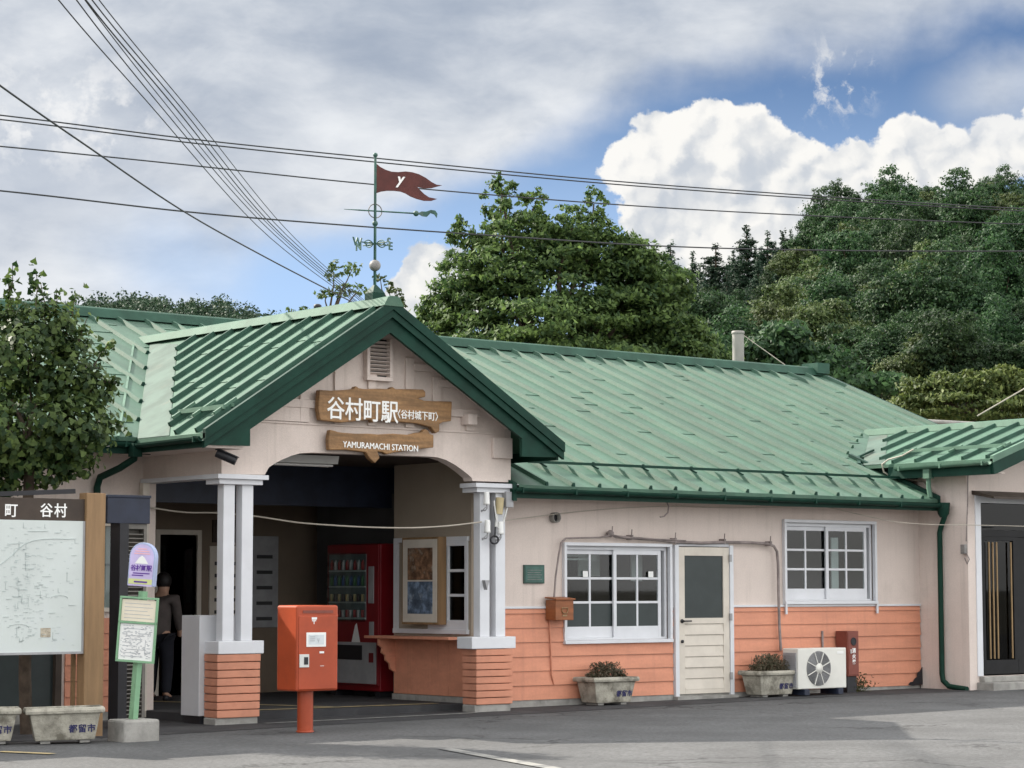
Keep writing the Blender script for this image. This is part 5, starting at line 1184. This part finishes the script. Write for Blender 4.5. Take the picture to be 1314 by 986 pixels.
# -- air conditioner
ya = -.42; ax0 = on_y(1024,850,ya-.14).x; ax1 = on_y(1086,850,ya-.14).x; az0 = on_y(1050,884,ya-.14).z; az1 = on_y(1050,832,ya-.14).z
ac = thing('air_conditioner', 'ivory outdoor air conditioner unit standing against the salmon boards', 'air conditioner', ((ax0+ax1)/2, ya, az0-.07))
q = MB(); q.box(ax0, ax1, ya-.14, ya+.16, az0, az1); q.obj('casing', M_ACWHITE, ac, .012)
cx, cz = ax0+(ax1-ax0)*.42, (az0+az1)/2; R_ = (az1-az0)*.43; yf = ya-.142
q = MB(); q.lathe((cx,yf,cz), [(.001,.0),(R_,.0),(R_,-.004),(.001,-.004)], 40, (0,1,0)); gr = q.obj('fan_opening', mat('dark_fan_grille', (.16,.16,.155), .6), ac)
q = MB()
for rr in np.linspace(R_*.3, R_*.97, 12): q.tube([(cx+rr*math.cos(t), yf-.009, cz+rr*math.sin(t)) for t in [2*PI*i/36 for i in range(37)]], .0035, 4, False)
q.obj('fan_guard', M_GREY, gr)
q = MB(); q.lathe((cx,yf,cz), [(R_*.30,-.006),(R_*.30,-.016),(.001,-.018)], 24, (0,1,0))
for i in range(8): t = PI*i/4+.39; q.bar((cx+R_*.28*math.cos(t), yf-.012, cz+R_*.28*math.sin(t)), (cx+R_*1.02*math.cos(t), yf-.012, cz+R_*1.02*math.sin(t)), .011, .012, (0,1,0))
q.obj('fan_spokes', M_ACWHITE, gr)
q = MB(); q.box(ax0-.012, ax0, ya-.11, ya+.14, az0+.03, az1-.06)
for i in range(14): q.box(ax0-.02, ax0-.012, ya-.11, ya+.14, az0+.04+i*.033, az0+.05+i*.033)
q.obj('side_grille', M_GREY, ac); q = MB(); q.box(ax1-.19, ax1-.06, yf-.002, yf+.002, az1-.085, az1-.05); q.obj('label', M_PAPER, ac)
for x in (ax0+.15, ax1-.15): q = MB(); q.box(x-.05, x+.05, ya-.17, ya+.19, az0-.085, az0-.002); q.obj('foot', M_NAVY, ac, .004)
q = MB(); q.tube([(ax1-.02,ya+.12,az0+.2),(ax1+.05,ya+.14,az0+.18),(ax1+.06,-.05,az0+.25),(ax1+.06,-.04,az0+.8)], .018, 8); q.obj('refrigerant_pipe', M_CONDUIT, ac)
# -- fire extinguisher cabinet
ye = -.05; ex0 = on_y(1087.5,840,-.27).x; ex1 = on_y(1102,840,-.27).x; ez0 = on_y(1095,868,-.27).z; ez1 = on_y(1095,810,-.27).z
fe = thing('extinguisher_cabinet', 'narrow brown-red fire extinguisher cabinet with a round window right of the air conditioner', 'cabinet', ((ex0+ex1)/2, -.15, ez0))
q = MB(); q.box(ex0, ex1, -.27, -.04, ez0, ez1); q.obj('casing', M_BROWNBOX, fe, .006)
q = MB(); q.box(ex0+.012, ex1-.012, -.279, -.27, ez0+.02, ez1-.02); dr_ = q.obj('door', M_BROWNBOX, fe, .003); ecx = (ex0+ex1)/2
q = MB(); q.lathe((ecx,-.28,ez1-.15), [(.058,0),(.058,-.006),(.045,-.007),(.045,0)], 20, (0,1,0)); q.lathe((ecx,-.28,ez1-.15), [(.001,-.002),(.046,-.0021)], 20, (0,1,0)); q.obj('round_window', M_BLACK, dr_)
for i, ch in enumerate('消火器'): text_mb(ch, .075, (ecx-.030, -.2805, ez1-.31-i*.082), depth=.0015, bold=.03).obj('lettering', M_LETTER, dr_)
q = MB(); q.box(ecx-.07, ecx-.055, -.292, -.28, ez0+.33, ez0+.39); q.obj('handle', M_LIGHTGREY, dr_)
q = MB(); q.box(ex0+.02, ex1-.02, -.24, -.05, -.1, ez0-.002); q.obj('stand_block', M_BLACK, fe, .006)
wx_ = ex1+.10; o = thing('weed', 'small yellowing weed at the foot of the wall by the extinguisher cabinet', 'weed', (wx_, -.14, gtop(wx_,-.14)))
n = 260; P = RNG.normal(0,1,(n,3))*np.array([.13,.05,.09])+np.array([wx_,-.16,gtop(wx_,-.14)+.09]); P[:,2] = np.maximum(P[:,2], gtop(wx_,-.14)); place('foliage', leaves_mesh('foliage', P, RNG.normal(0,1,(n,3)), .05, .4), LM_WEED, o)
q = MB()
for i in range(9): q.tube([(wx_+random.uniform(-.05,.05),-.15,gtop(wx_,-.15)-.01), (wx_+random.uniform(-.14,.16),-.17,gtop(wx_,-.15)+random.uniform(.1,.22))], [.004,.002], 4)
q.obj('stem', M_BARK, o)
# -- wooden letter box and its wire, plaque, conduit, bracket hook
lx0 = on_y(713,780,-.24).x; lx1 = on_y(736,780,-.24).x; lz0 = on_y(725,796,-.24).z; lz1 = on_y(725,770,-.24).z
lb = thing('letter_box', 'small reddish wooden letter box fixed to the wall left of the large window', 'letter box', ((lx0+lx1)/2, -.12, lz0))
q = MB(); q.box(lx0, lx1, -.24, -.035, lz0, lz1); q.obj('box', M_MAILWOOD, lb, .006)
q = MB(); q.prism([(lx0-.015,-.265,lz1+.0),(lx0-.015,-.035,lz1+.02),(lx0-.015,-.035,lz1+.04),(lx0-.015,-.265,lz1+.018)], (lx1-lx0+.03,0,0)); q.obj('lid', M_MAILWOOD, lb, .003)
lc = (lx0+lx1)/2; q = MB(); q.tube([(lc-.05,-.245,lz0+.12),(lc-.05,-.25,lz0+.16),(lc+.05,-.25,lz0+.16),(lc+.05,-.245,lz0+.12),(lc+.03,-.25,lz0+.09),(lc-.03,-.25,lz0+.09),(lc-.05,-.245,lz0+.12)], .006, 6); q.box(lc-.04,lc+.04,-.246,-.24,lz0+.05,lz0+.07); q.obj('emblem', M_GOLD, lb)
q = MB(); q.tube([(lx0+.06,-.04,lz0),(lx0+.08,-.045,lz0-.35),(lx0+.10,-.042,lz0-.72),(lx0+.14,-.04,lz0-.84)], .012, 6); q.obj('cable', M_SIDING, lb)
q0 = on_y(671,725,0); q1 = on_y(697,749,0)
pl_ = thing('plaque', 'dark green metal plaque on the pink wall left of the large window', 'plaque', (q0.x, 0, q1.z))
q = MB(); q.box(q0.x, q1.x, -.03, -.0, q1.z, q0.z); q.obj('frame', M_PLAQUE, pl_, .004); q = MB(); q.box(q0.x+.02, q1.x-.02, -.033, -.03, q1.z+.02, q0.z-.02); fc2 = q.obj('face', mat('plaque_face', (.05,.12,.10), .5, .2, 8), pl_)
q = MB()
for i in range(5): q.box(q0.x+.05, q1.x-.05-.02*(i%2), -.0345, -.0335, q1.z+.05+i*.03, q1.z+.057+i*.03)
q.obj('plaque_print', M_VANEGREY, fc2)
cd = thing('cable_conduit', 'old brown conduit running over the large window and door, then down the wall', 'conduit', tuple(on_y(785,688,0)))
def cw_(pts, y=-.085): return [on_y(px, py, y) for px, py in pts]
q = MB(); q.tube(cw_([(784,686),(790,689),(815,691),(840,693),(865,695.5),(900,697),(932,696),(960,696.5),(985,698),(993,701),(997,708),(998.5,725),(999,760),(1000,800),(1002,835)]), .020, 8); q.obj('pipe', M_CONDUIT, cd)
q = MB(); q.tube(cw_([(711,768),(713,740),(717,712),(720,697),(726,691),(740,690.5),(770,690),(785,687)]), .013, 6); q.tube(cw_([(784,686),(800,690),(840,692),(880,694)], -.11), .010, 6); q.obj('cable', M_CONDUIT, cd)
q = MB()
for px, py in ((785,686),(810,690),(866,694),(929,695),(988,698)): q = MB(); p = on_y(px, py, -.085); q.box(p.x-.016,p.x+.016,-.11,-.0,p.z-.03,p.z+.035); q.tube([(p.x,-.09,p.z),(p.x+.01,-.09,p.z+.11)], .008, 5); q.obj('clip', M_CONDUIT, cd)
q = MB()
p = on_y(784,685,-.085); q.ball((p.x,-.07,p.z), .05, 10, 6); q.obj('clip', M_CONDUIT, cd)
hk = thing('wire_tail', 'loose hooked wire end hanging from the eave above the large window', 'wire', tuple(on_y(855,645,-.3)))
q = MB(); q.tube([on_y(px,py,-.3) for px, py in ((855,643),(858,650),(857,658),(852,663),(847,663.5))], .010, 6); q.obj('wire', M_CONDUIT, hk)
# -- insulators and boxes on the right pillar
ypl = YP-.01
for px, py, dy, lab in ((624.5,640,-.05,'upper white porcelain insulator on the left shaft of the right porch pillar'),(625.5,676,-.05,'lower white porcelain insulator on the left shaft of the right porch pillar'),(642.5,678,-.04,'white porcelain insulator on the right shaft of the right porch pillar')):
    p = on_y(px, py, ypl+dy); t = thing('insulator', lab, 'insulator', tuple(p), 'insulators on the right pillar')
    q = MB(); q.lathe((p.x,p.y,p.z), [(.001,.085),(.032,.085),(.036,.06),(.038,-.05),(.045,-.075),(.03,-.08)], 14); q.obj('porcelain', M_INSUL, t)
    q = MB(); q.tube([(p.x,p.y,p.z-.07),(p.x,p.y-.005,p.z-.12),(p.x-.02,p.y,p.z-.15),(p.x-.05,p.y+.05,p.z-.15)], .010, 6); q.tube([(p.x,p.y,p.z-.1),(p.x-.05,p.y-.01,p.z-.13),(p.x-.06,p.y+.03,p.z-.17)], .008, 6); q.obj('bracket', M_GREY, t)
p = on_y(640, 648, ypl-.03); t = thing('wire_terminal', 'tan cylindrical wire terminal with grey leads at the top of the right pillar', 'terminal', tuple(p))
q = MB(); q.tube([(p.x+.02,p.y,p.z+.09),(p.x,p.y,p.z-.12)], [.055,.05], 12); q.obj('sleeve', mat('tan_plastic', (.46,.38,.22), .6), t)
q = MB(); q.box(p.x+.10,p.x+.22,p.y-.03,p.y+.05,p.z-.03,p.z+.17); q.obj('box', M_GREY, t, .006)
q = MB(); q.tube([(p.x+.14,p.y,p.z-.03),(p.x+.10,p.y,p.z-.15),(p.x+.03,p.y,p.z-.34)], .013, 6); q.tube([(p.x-.08,p.y,p.z+.05),(p.x-.06,p.y-.02,p.z-.15),(p.x-.02,p.y-.01,p.z-.3)], .011, 6); q.tube([(p.x-.03,p.y,p.z-.1),(p.x-.05,p.y,p.z-.28)], .02, 6); q.obj('lead', M_LIGHTGREY, t)
q = MB(); q.tube([on_y(634.5+5*math.cos(a_),693+5*math.sin(a_),ypl-.05) for a_ in [2*PI*i/16 for i in range(17)]], .012, 6, False); q.tube([on_y(635,690,ypl-.04), on_y(636,668,ypl-.03), on_y(634,650,ypl-.02)], .010, 6); q.obj('wire_loop', M_BLACK, t)
p = on_y(622, 751, ypl-.02); t = thing('wall_hook', 'small dark triangular bracket halfway up the right porch pillar', 'bracket', tuple(p))
q = MB(); q.prism([(p.x-.035,p.y-.05,p.z+.06),(p.x+.04,p.y-.05,p.z+.06),(p.x-.0,p.y-.05,p.z-.06)], (0,.065,0)); q.obj('plate', M_GREY, t)
# -- security camera under the left bargeboard
p = on_y(283, 583, -.72); t = thing('security_camera', 'dark bullet security camera under the left end of the bargeboard', 'camera', tuple(p))
q = MB(); a_ = on_y(278,581,-.72); b_ = on_y(303,592,-.86); q.tube([a_, b_], .052, 12); q.obj('housing', M_BLACK, t); dv = (b_-a_).normalized(); q = MB(); q.bar(a_+Vector((0,0,.055))-dv*.02, b_+Vector((0,0,.055))+dv*.03, .11, .014); q.obj('sun_shield', M_BLACK, t); q = MB(); q.tube([a_+Vector((0,0,.03)), a_+Vector((-.01,.03,.16))], .016, 6); q.obj('bracket', M_BLACK, t)
# -- pale cabinet behind the left pillar
xc0 = -4.86; yc0 = -.215; yc1 = on_x(232,900,xc0).y; zc1 = on_x(250,790,xc0).z; t = thing('cabinet', 'plain pale grey cabinet standing behind the left porch pillar', 'cabinet', (xc0+.25, .35, -.1))
q = MB(); q.box(xc0, xc0+.50, yc0, yc1, -.03, zc1); q.obj('casing', M_CABINET, t, .008); q = MB(); q.box(xc0+.03, xc0+.48, yc0+.03, yc1-.03, -.14, -.03); q.obj('plinth', M_BLACK, t)
# -- vending machine in the hall
vm = thing('vending_machine', 'red drinks vending machine with a glass display of drinks facing left inside the porch', 'vending machine', (-.2, 2.75, 0))
vx = -.60; vy0, vy1 = 2.12, 3.34; vz0, vz1 = .06, 2.06
q = MB(); q.box(vx+.03, vx+.72, vy0, vy1, vz0, vz1); q.obj('casing', M_RED, vm, .015)
q = MB(); q.box(vx, vx+.03, vy0+.005, vy1-.005, vz0+.08, vz1-.01); dr_ = q.obj('door', M_RED, vm, .008)
q = MB(); q.box(vx-.006, vx, vy0+.28, vy1-.06, 1.02, 1.92); dp_ = q.obj('display', mat('display_back', (.20,.21,.215), .35, .2, 6), vm)
q = MB(); q.box(vx-.035, vx-.028, vy0+.26, vy1-.04, 1.0, 1.94); q.obj('display_glass', M_GLASS, vm)
cols_ = [(.25,.04,.04),(.05,.09,.2),(.32,.25,.13),(.35,.35,.35),(.07,.16,.08),(.05,.04,.04)]
for row in range(4):
    for i in range(9):
        y = vy0+.34+i*.092; z = 1.06+row*.215; q = MB(); q.lathe((vx-.016, y, z), [(.012,0),(.024,.004),(.024,.10),(.012,.125),(.012,.14)] if row > 1 else [(.022,0),(.024,.004),(.024,.095),(.02,.10)], 8)
        q.obj('can', mat('can_%d' % ((i*3+row*2) % 6), cols_[(i*3+row*2) % 6], .35), dp_)
q = MB()
for row in range(4): q.box(vx-.02, vx-.006, vy0+.29, vy1-.07, 1.035+row*.215, 1.055+row*.215)
q.obj('shelf', M_LIGHTGREY, dp_)
q = MB(); q.box(vx-.012, vx, vy0+.1, vy0+.22, 1.25, 1.75); q.box(vx-.012, vx, vy0+.1, vy0+.2, .80, 1.0); q.obj('payment_panel', M_GREY, vm, .003)
q = MB(); q.box(vx-.008, vx, vy0+.04, vy1-.04, .16, .72); lp = q.obj('lower_panel', mat('vending_white', (.36,.36,.37), .4), vm, .003); q = MB(); q.box(vx-.014, vx-.008, vy0+.36, vy1-.16, .48, .68); q.obj('dispenser_flap', M_BLACK, lp, .003); q = MB(); q.box(vx-.014,vx-.008,vy0+.10,vy0+.2,.45,.58); q.obj('coin_return', M_RED, lp)
q = MB(); q.prism([(vx-.003,vy0+.42,.72),(vx-.003,vy0+.62,.72),(vx-.003,vy0+.54,.95),(vx-.003,vy0+.5,.98)], (.002,0,0)); q.obj('poster', M_PAPER, dr_)
q = MB()
for z, r_ in ((1.70,.09),(1.38,.11)): q.lathe((vx+.38, vy0, z), [(.001,-.003),(r_,-.003),(r_,0)], 24, (0,1,0))
q.prism([(vx+.36,vy0-.003,.62),(vx+.44,vy0-.003,.60),(vx+.47,vy0-.003,.72),(vx+.45,vy0-.003,1.0),(vx+.40,vy0-.003,.9)], (0,.003,0)); q.obj('sticker', mat('pale_sticker', (.5,.5,.5), .5), vm)
q = MB()
for y in (vy0+.1, vy1-.1): q.box(vx+.06, vx+.68, y-.05, y+.05, -.02, vz0)
q.objs('foot', M_BLACK, vm)
# -- poster case on the inner wall
t = thing('poster_case', 'tan framed poster case with a travel poster on the wall beside the counter', 'poster case', (XI-.06, 1.0, .95))
y0_, y1_ = .52, 1.32; z0_, z1_ = .98, 2.12
q = MB(); q.box(XI-.18, XI-.05, y0_, y1_, z0_, z1_); q.obj('case', M_POSTWOOD, t, .006)
q = MB(); q.box(XI-.186, XI-.18, y0_+.03, y1_-.03, z0_+.03, z1_-.03); mt = q.obj('mount', M_CREAM, t)
q = MB(); q.box(XI-.190, XI-.186, y0_+.12, y1_-.14, 1.56, z1_-.14); q.obj('poster', mat('poster_warm_print', (.22,.12,.07), .5, .8, 9, fine=(14,.8), stain=(.5,.42,.34,.8), stain_scale=7), mt)
q = MB(); q.box(XI-.190, XI-.186, y0_+.12, y1_-.14, z0_+.14, 1.54); q.obj('poster', mat('poster_blue_print', (.14,.19,.27), .5, .7, 9, fine=(14,.8), stain=(.45,.5,.55,.7), stain_scale=8), mt)
# -- fluorescent fitting, notice boards in the hall
t = thing('ceiling_light', 'unlit long fluorescent fitting under the porch ceiling just inside the arch', 'light', (-3.2, .3, 3.02))
q = MB(); q.prism([(-3.85,.2,3.09),(-3.85,.23,2.99),(-3.85,.42,2.99),(-3.85,.45,3.09)], (1.25,0,0)); q.obj('housing', M_LIGHTGREY, t, .004); q = MB()
for y in (.28,.37): q.tube([(-3.8,y,2.97),(-2.65,y,2.97)], .014, 8)
q.obj('tube', M_INSUL, t)
for (x0_, x1_, z0_, z1_, lab, m_) in ((-1.75,-1.15,1.0,2.05,'pale notice sheet on the rear wall of the hall',M_CREAM),(-1.7,-1.25,2.1,2.42,'small dark framed notice high on the rear wall of the hall',M_DARKWOOD),(-1.05,-.6,.9,2.2,'grey timetable panel on the rear wall beside the vending machine',M_GREY)):
    t = thing('notice_board', lab, 'notice board', (x0_, BW, z0_)); q = MB(); q.box(x0_, x1_, BW-.035, BW, z0_, z1_); q.obj('board', m_, t, .004)
    q = MB()
    for i in range(5): q.box(x0_+.08, x1_-.1, BW-.037, BW-.035, z0_+.1+i*(z1_-z0_-.2)/5, z0_+.1+i*(z1_-z0_-.2)/5+.05)
    q.obj('notice_print', M_ROOM, t)
# -- yellow lines on the porch floor
def floor_line(a, b, w, z=-.014):
    a = Vector((a[0],a[1],0)); b = Vector((b[0],b[1],0)); n = (b-a).normalized().cross(Vector((0,0,1)))*w/2; mb = MB(); mb.add([(p.x,p.y,z) for p in (a-n,b-n,b+n,a+n)][::-1], [(0,1,2,3)]); return tag(mb.obj('floor_marking', M_LINEYEL), kind='structure')
floor_line((-4.0,.35), (-1.0,.30), .14); floor_line((-3.55,3.4), (-2.55,.4), .14)
strip_line('floor_marking', (-4.2,-.62), (-1.05,-.60), .12, M_LINE)
# -- entrance lamp switch, concealed cable on wing wall
p = on_x(1239.5, 705, XS); t = thing('cable_clamp', 'small dark cable clamp on the pink wall left of the entrance', 'clamp', tuple(p))
q = MB(); q.box(p.x-.07,p.x,p.y-.03,p.y+.05,p.z-.07,p.z+.07); q.obj('body', M_VANEGREY, t, .006); q = MB(); q.tube([on_x(1242,610,XS-.02), on_x(1241.5,650,XS-.02), on_x(1240,695,XS-.03)], .010, 6); q.tube([on_x(1240,710,XS-.04), on_x(1244,718,XS-.04), on_x(1241,724,XS-.03), on_x(1238,716,XS-.03)], .008, 6); q.obj('cable', M_CONDUIT, t)
p = on_x(1128,595,7.6); t = thing('cable', 'pale loose cable looping from the wing roof gutter to the wall', 'cable', tuple(p))
q = MB(); q.tube([on_x(px,py,xx) for px, py, xx in ((1172,577,7.75),(1158,585,7.7),(1140,590,7.6),(1132,596,7.58),(1134,606,7.6),(1145,613,7.75),(1166,615.5,7.9),(1185,618,7.93),(1196,630,7.9),(1201,638,7.86),(1202,646,7.8))], .013, 6); q.obj('wire', M_CABLELIGHT, t)
# -- platform shelter roof beyond the station
pa_ = on_y(1190, 540, 11.5); pb2 = on_y(1330, 533, 12.5)
t = thing('platform_shelter', 'grey flat platform shelter roof showing behind the right wing', 'shelter', (pa_.x, 12, 0))
q = MB(); zt = pa_.z; q.box(pa_.x, pa_.x+14, 11.8, 14.5, zt-.12, zt-.02); q.obj('roof', M_DARKWOOD, t, .01); q = MB(); q.tube([(pa_.x-.1,11.75,zt),(pa_.x+14,11.75,zt+.12)], .055, 8); q.obj('edge_pipe', M_PIPEGREY, t)
for i in range(4): q = MB(); x = pa_.x+.6+i*4; q.box(x-.07,x+.07,13,13.14,-.2,zt-.12); q.obj('post', M_GREY, t)
# -- power and telephone lines
def cable(label, pts, rad_, drop=0.0, m=None, group=None):
    P = [at(*q) for q in pts]; pts2 = P if len(P) > 2 else sag(P[0], P[1], drop, 24); t = thing('cable', label, 'cable', tuple(pts2[0]), group)
    q = MB(); q.tube(pts2, rad_, 6); q.obj('wire', m or M_CABLE, t); return t
PL = 'power lines crossing the sky'
def smooth_px(pts, n=8):
    out = []; m = len(pts)
    for i in range(m-1):
        p0, p1, p2, p3 = pts[max(i-1,0)], pts[i], pts[i+1], pts[min(i+2,m-1)]
        for k in range(n):
            t = k/n; out.append(tuple(.5*((2*b)+(-a+c)*t+(2*a-5*b+4*c-d)*t*t+(-a+3*b-3*c+d)*t**3) for a, b, c, d in zip(p0,p1,p2,p3)))
    return out+[pts[-1]]
cable('upper black line of the close pair crossing the sky above the flag', smooth_px([(-2600,-40,34),(-1200,50,36),(-300,116,38),(0,148,40),(240,178,42),(480,203,44),(780,232,47),(1080,254,50),(1314,268,53),(1600,280,57),(2600,300,66)]), .013, group=PL)
cable('lower black line of the close pair crossing the sky above the flag', smooth_px([(-2600,-34,34),(-1200,56,36),(-300,122,38),(0,153.5,40),(240,183,42),(480,208,44),(780,236,47),(1080,257.5,50),(1314,271,53),(1600,283,57),(2600,303,66)]), .013, group=PL)
cable('single black line crossing behind the flag between the pair and the lowest line', smooth_px([(-2600,20,34),(-1200,102,36),(-300,162,38),(0,188,40),(240,212,42),(480,237,44),(780,262,47),(1040,277,50),(1314,288,53),(1600,296,57),(2600,310,66)]), .013, group=PL)
cable('lowest black line crossing the sky, passing in front of the big tree and the hill', smooth_px([(-2600,90,34),(-1200,164,36),(-300,218,38),(0,245,40),(240,272,42),(440,289,44),(640,303,46),(850,316,49),(1060,321.5,51),(1314,322.5,54),(1600,320,58),(2600,312,66)]), .015, group=PL)
BU = 'bundle of lines running down to behind the porch ridge'
for i, (a_, b_, c_, d_, w_) in enumerate((((75,0),(190,132),(330,290),(455,388),.007),((98,0),(205,135),(335,285),(460,390),.007),((103,-8),(212,133),(338,282),(463,391),.006),((110,0),(222,135),(345,285),(468,391),.008),((118,0),(232,138),(352,286),(472,392),.007),((127,0),(250,150),(365,292),(470,388),.006))):
    lab = ('leftmost line of the bundle slanting from the top left to the porch ridge', 'second line from the left in the bundle slanting to the porch ridge', 'third line from the left in the bundle slanting to the porch ridge', 'third line from the right in the bundle slanting to the porch ridge', 'second line from the right in the bundle slanting to the porch ridge', 'rightmost line of the bundle slanting from the top left to the porch ridge')[i]
    cable(lab, smooth_px([(a_[0]-420, -900, 9), (2*a_[0]-b_[0], 2*a_[1]-b_[1]-20, 14), (*a_, 18), (*b_, 24), (*c_, 34), (*d_, 46)]), w_*.85, group=BU)
cable('lone line sagging from the left edge down to behind the porch ridge', smooth_px([(-900,-700,14),(-400,-220,18),(-120,20,22),(0,110,26),(115,190,30),(230,268,35),(340,330,40),(460,392,47)]), .012)
cable('guy wire slanting up to the right above the shelter roof', [(1254,534,38),(1330,490,38)], .012, 0, M_CABLELIGHT)
pA = on_y(190, 651, YB-.05); pB = on_y(600, 679, YP-.03); t = thing('cable', 'pale slack cable strung across the porch opening from wall post to right pillar', 'cable', tuple(pA))
q = MB(); q.tube([on_y(px, py, YB-.05+(YP-.03-YB+.05)*f) for px, py, f in smooth_px([(190,651,0),(235,657.5,.1),(280,658.5,.22),(330,663,.35),(380,670.5,.47),(430,674.5,.6),(480,677,.72),(530,677.5,.84),(575,675,.93),(618,670,1)])], .011, 6); q.obj('wire', M_CABLELIGHT, t)
t = thing('cable', 'thin pale cable sagging along the wall from the right pillar to the entrance', 'cable', tuple(on_y(650,668,-.1)))
q = MB(); q.tube([on_y(px, py, yy) for px, py, yy in smooth_px([(645,669,-.3),(680,664,-.12),(760,655,-.06),(850,650,-.06),(940,652,-.06),(1040,650,-.08),(1065,652,-.1),(1110,662,-.3),(1150,670,-.6),(1200,673.5,-.9),(1250,674,-1.15),(1330,676,-1.3)])], .006, 6); q.obj('wire', M_CABLELIGHT, t)
# -- person in the hall, seen from behind at the ticket window
M_SKIN = mat('skin', (.45,.27,.19), .6, .08, 8); M_JACKET = mat('grey_brown_jacket', (.085,.07,.066), .9, .2, 6); M_TROUSER = mat('dark_trousers', (.012,.013,.020), .9, .2, 6); M_HAIR = mat('black_hair', (.012,.010,.010), .6, .2, 20)
def skin_mesh(name, verts, edges, radii, m, parent, root=0, sub=2):
    me = bpy.data.meshes.new(name); me.from_pydata([tuple(v) for v in verts], edges, []); o = place(name, me, m, parent)
    s = o.modifiers.new('skin', 'SKIN'); lay = me.skin_vertices[0] if me.skin_vertices else None
    if lay is None:
        bm = bmesh.new(); bm.from_mesh(me); bm.verts.layers.skin.verify(); bm.to_mesh(me); bm.free(); lay = me.skin_vertices[0]
    for i, r_ in enumerate(radii): lay.data[i].radius = r_ if isinstance(r_, tuple) else (r_, r_); lay.data[i].use_root = (i == root)
    s.use_smooth_shade = True; u = o.modifiers.new('sub', 'SUBSURF'); u.levels = sub; u.render_levels = sub; return o
fp0 = on_y(203, 884, 3.3); FX, FY, FZ = fp0.x, 3.3, -.02
pe = thing('person', 'person in dark trousers and a grey-brown jacket standing in the hall behind the bus stop', 'person', (FX, FY, FZ))
F = Vector((.75,.62,0)).normalized(); Rr = Vector((F.y,-F.x,0))
def PP(f, r_, z): return Vector((FX,FY,FZ))+F*f+Rr*r_+Vector((0,0,z))
V_ = [PP(0,0,.86), PP(.0,0,1.0), PP(.04,0,1.18), PP(.09,0,1.34), PP(.13,0,1.42), PP(.17,0,1.50), PP(.19,0,1.60),
      PP(0,.10,.84), PP(.03,.11,.46), PP(-.06,.12,.09), PP(.10,.13,.03), PP(0,-.10,.84), PP(.06,-.11,.47), PP(.02,-.12,.09), PP(.18,-.13,.03),
      PP(.09,.19,1.34), PP(.06,.24,1.08), PP(.20,.22,.90), PP(.25,.20,.84), PP(.09,-.19,1.34), PP(.06,-.24,1.08), PP(.22,-.20,.92), PP(.28,-.18,.87)]
E_ = [(0,1),(1,2),(2,3),(3,4),(4,5),(5,6),(0,7),(7,8),(8,9),(9,10),(0,11),(11,12),(12,13),(13,14),(3,15),(15,16),(16,17),(17,18),(3,19),(19,20),(20,21),(21,22)]
Rd = [.11,(.11,.08),(.11,.08),(.11,.08),.06,.09,.085,.095,.065,.045,.045,.095,.065,.045,.045,.05,.035,.036,.035,.05,.035,.036,.035]
skin_mesh('body', V_, E_, Rd, M_SKIN, pe)
TJ = [PP(0,0,.80), PP(0,0,1.0), PP(.04,0,1.18), PP(.09,0,1.35), PP(.09,.19,1.34), PP(.06,.24,1.08), PP(.19,.22,.92), PP(.09,-.19,1.34), PP(.06,-.24,1.08), PP(.21,-.20,.94)]
skin_mesh('jacket', TJ, [(0,1),(1,2),(2,3),(3,4),(4,5),(5,6),(3,7),(7,8),(8,9)], [(.175,.14),(.175,.14),(.18,.14),(.16,.12),.08,.065,.052,.08,.065,.052], M_JACKET, pe)
skin_mesh('trousers', [PP(0,0,.88),PP(0,.10,.80),PP(.03,.11,.46),PP(-.05,.12,.08),PP(0,-.10,.80),PP(.06,-.11,.47),PP(.03,-.12,.08)], [(0,1),(1,2),(2,3),(0,4),(4,5),(5,6)], [(.16,.13),.12,.088,.07,.12,.088,.07], M_TROUSER, pe)
skin_mesh('shoe', [PP(-.10,.12,.04),PP(.02,.125,.045),PP(.15,.13,.035)], [(0,1),(1,2)], [.045,.05,.042], M_BLACK, pe, sub=1); skin_mesh('shoe', [PP(-.02,-.12,.04),PP(.10,-.125,.045),PP(.22,-.13,.035)], [(0,1),(1,2)], [.045,.05,.042], M_BLACK, pe, sub=1)
q = MB(); q.ball(PP(.165,0,1.575), .108, 16, 10, 1.12); q.obj('hair', M_HAIR, pe)
q = MB(); q.ball(PP(.262,0,1.545), .016, 8, 6); q.obj('nose', M_SKIN, pe); q = MB()
for s_ in (-1,1): q.ball(PP(.265,s_*.034,1.575), .012, 8, 6)
q.obj('eye', M_BLACK, pe)
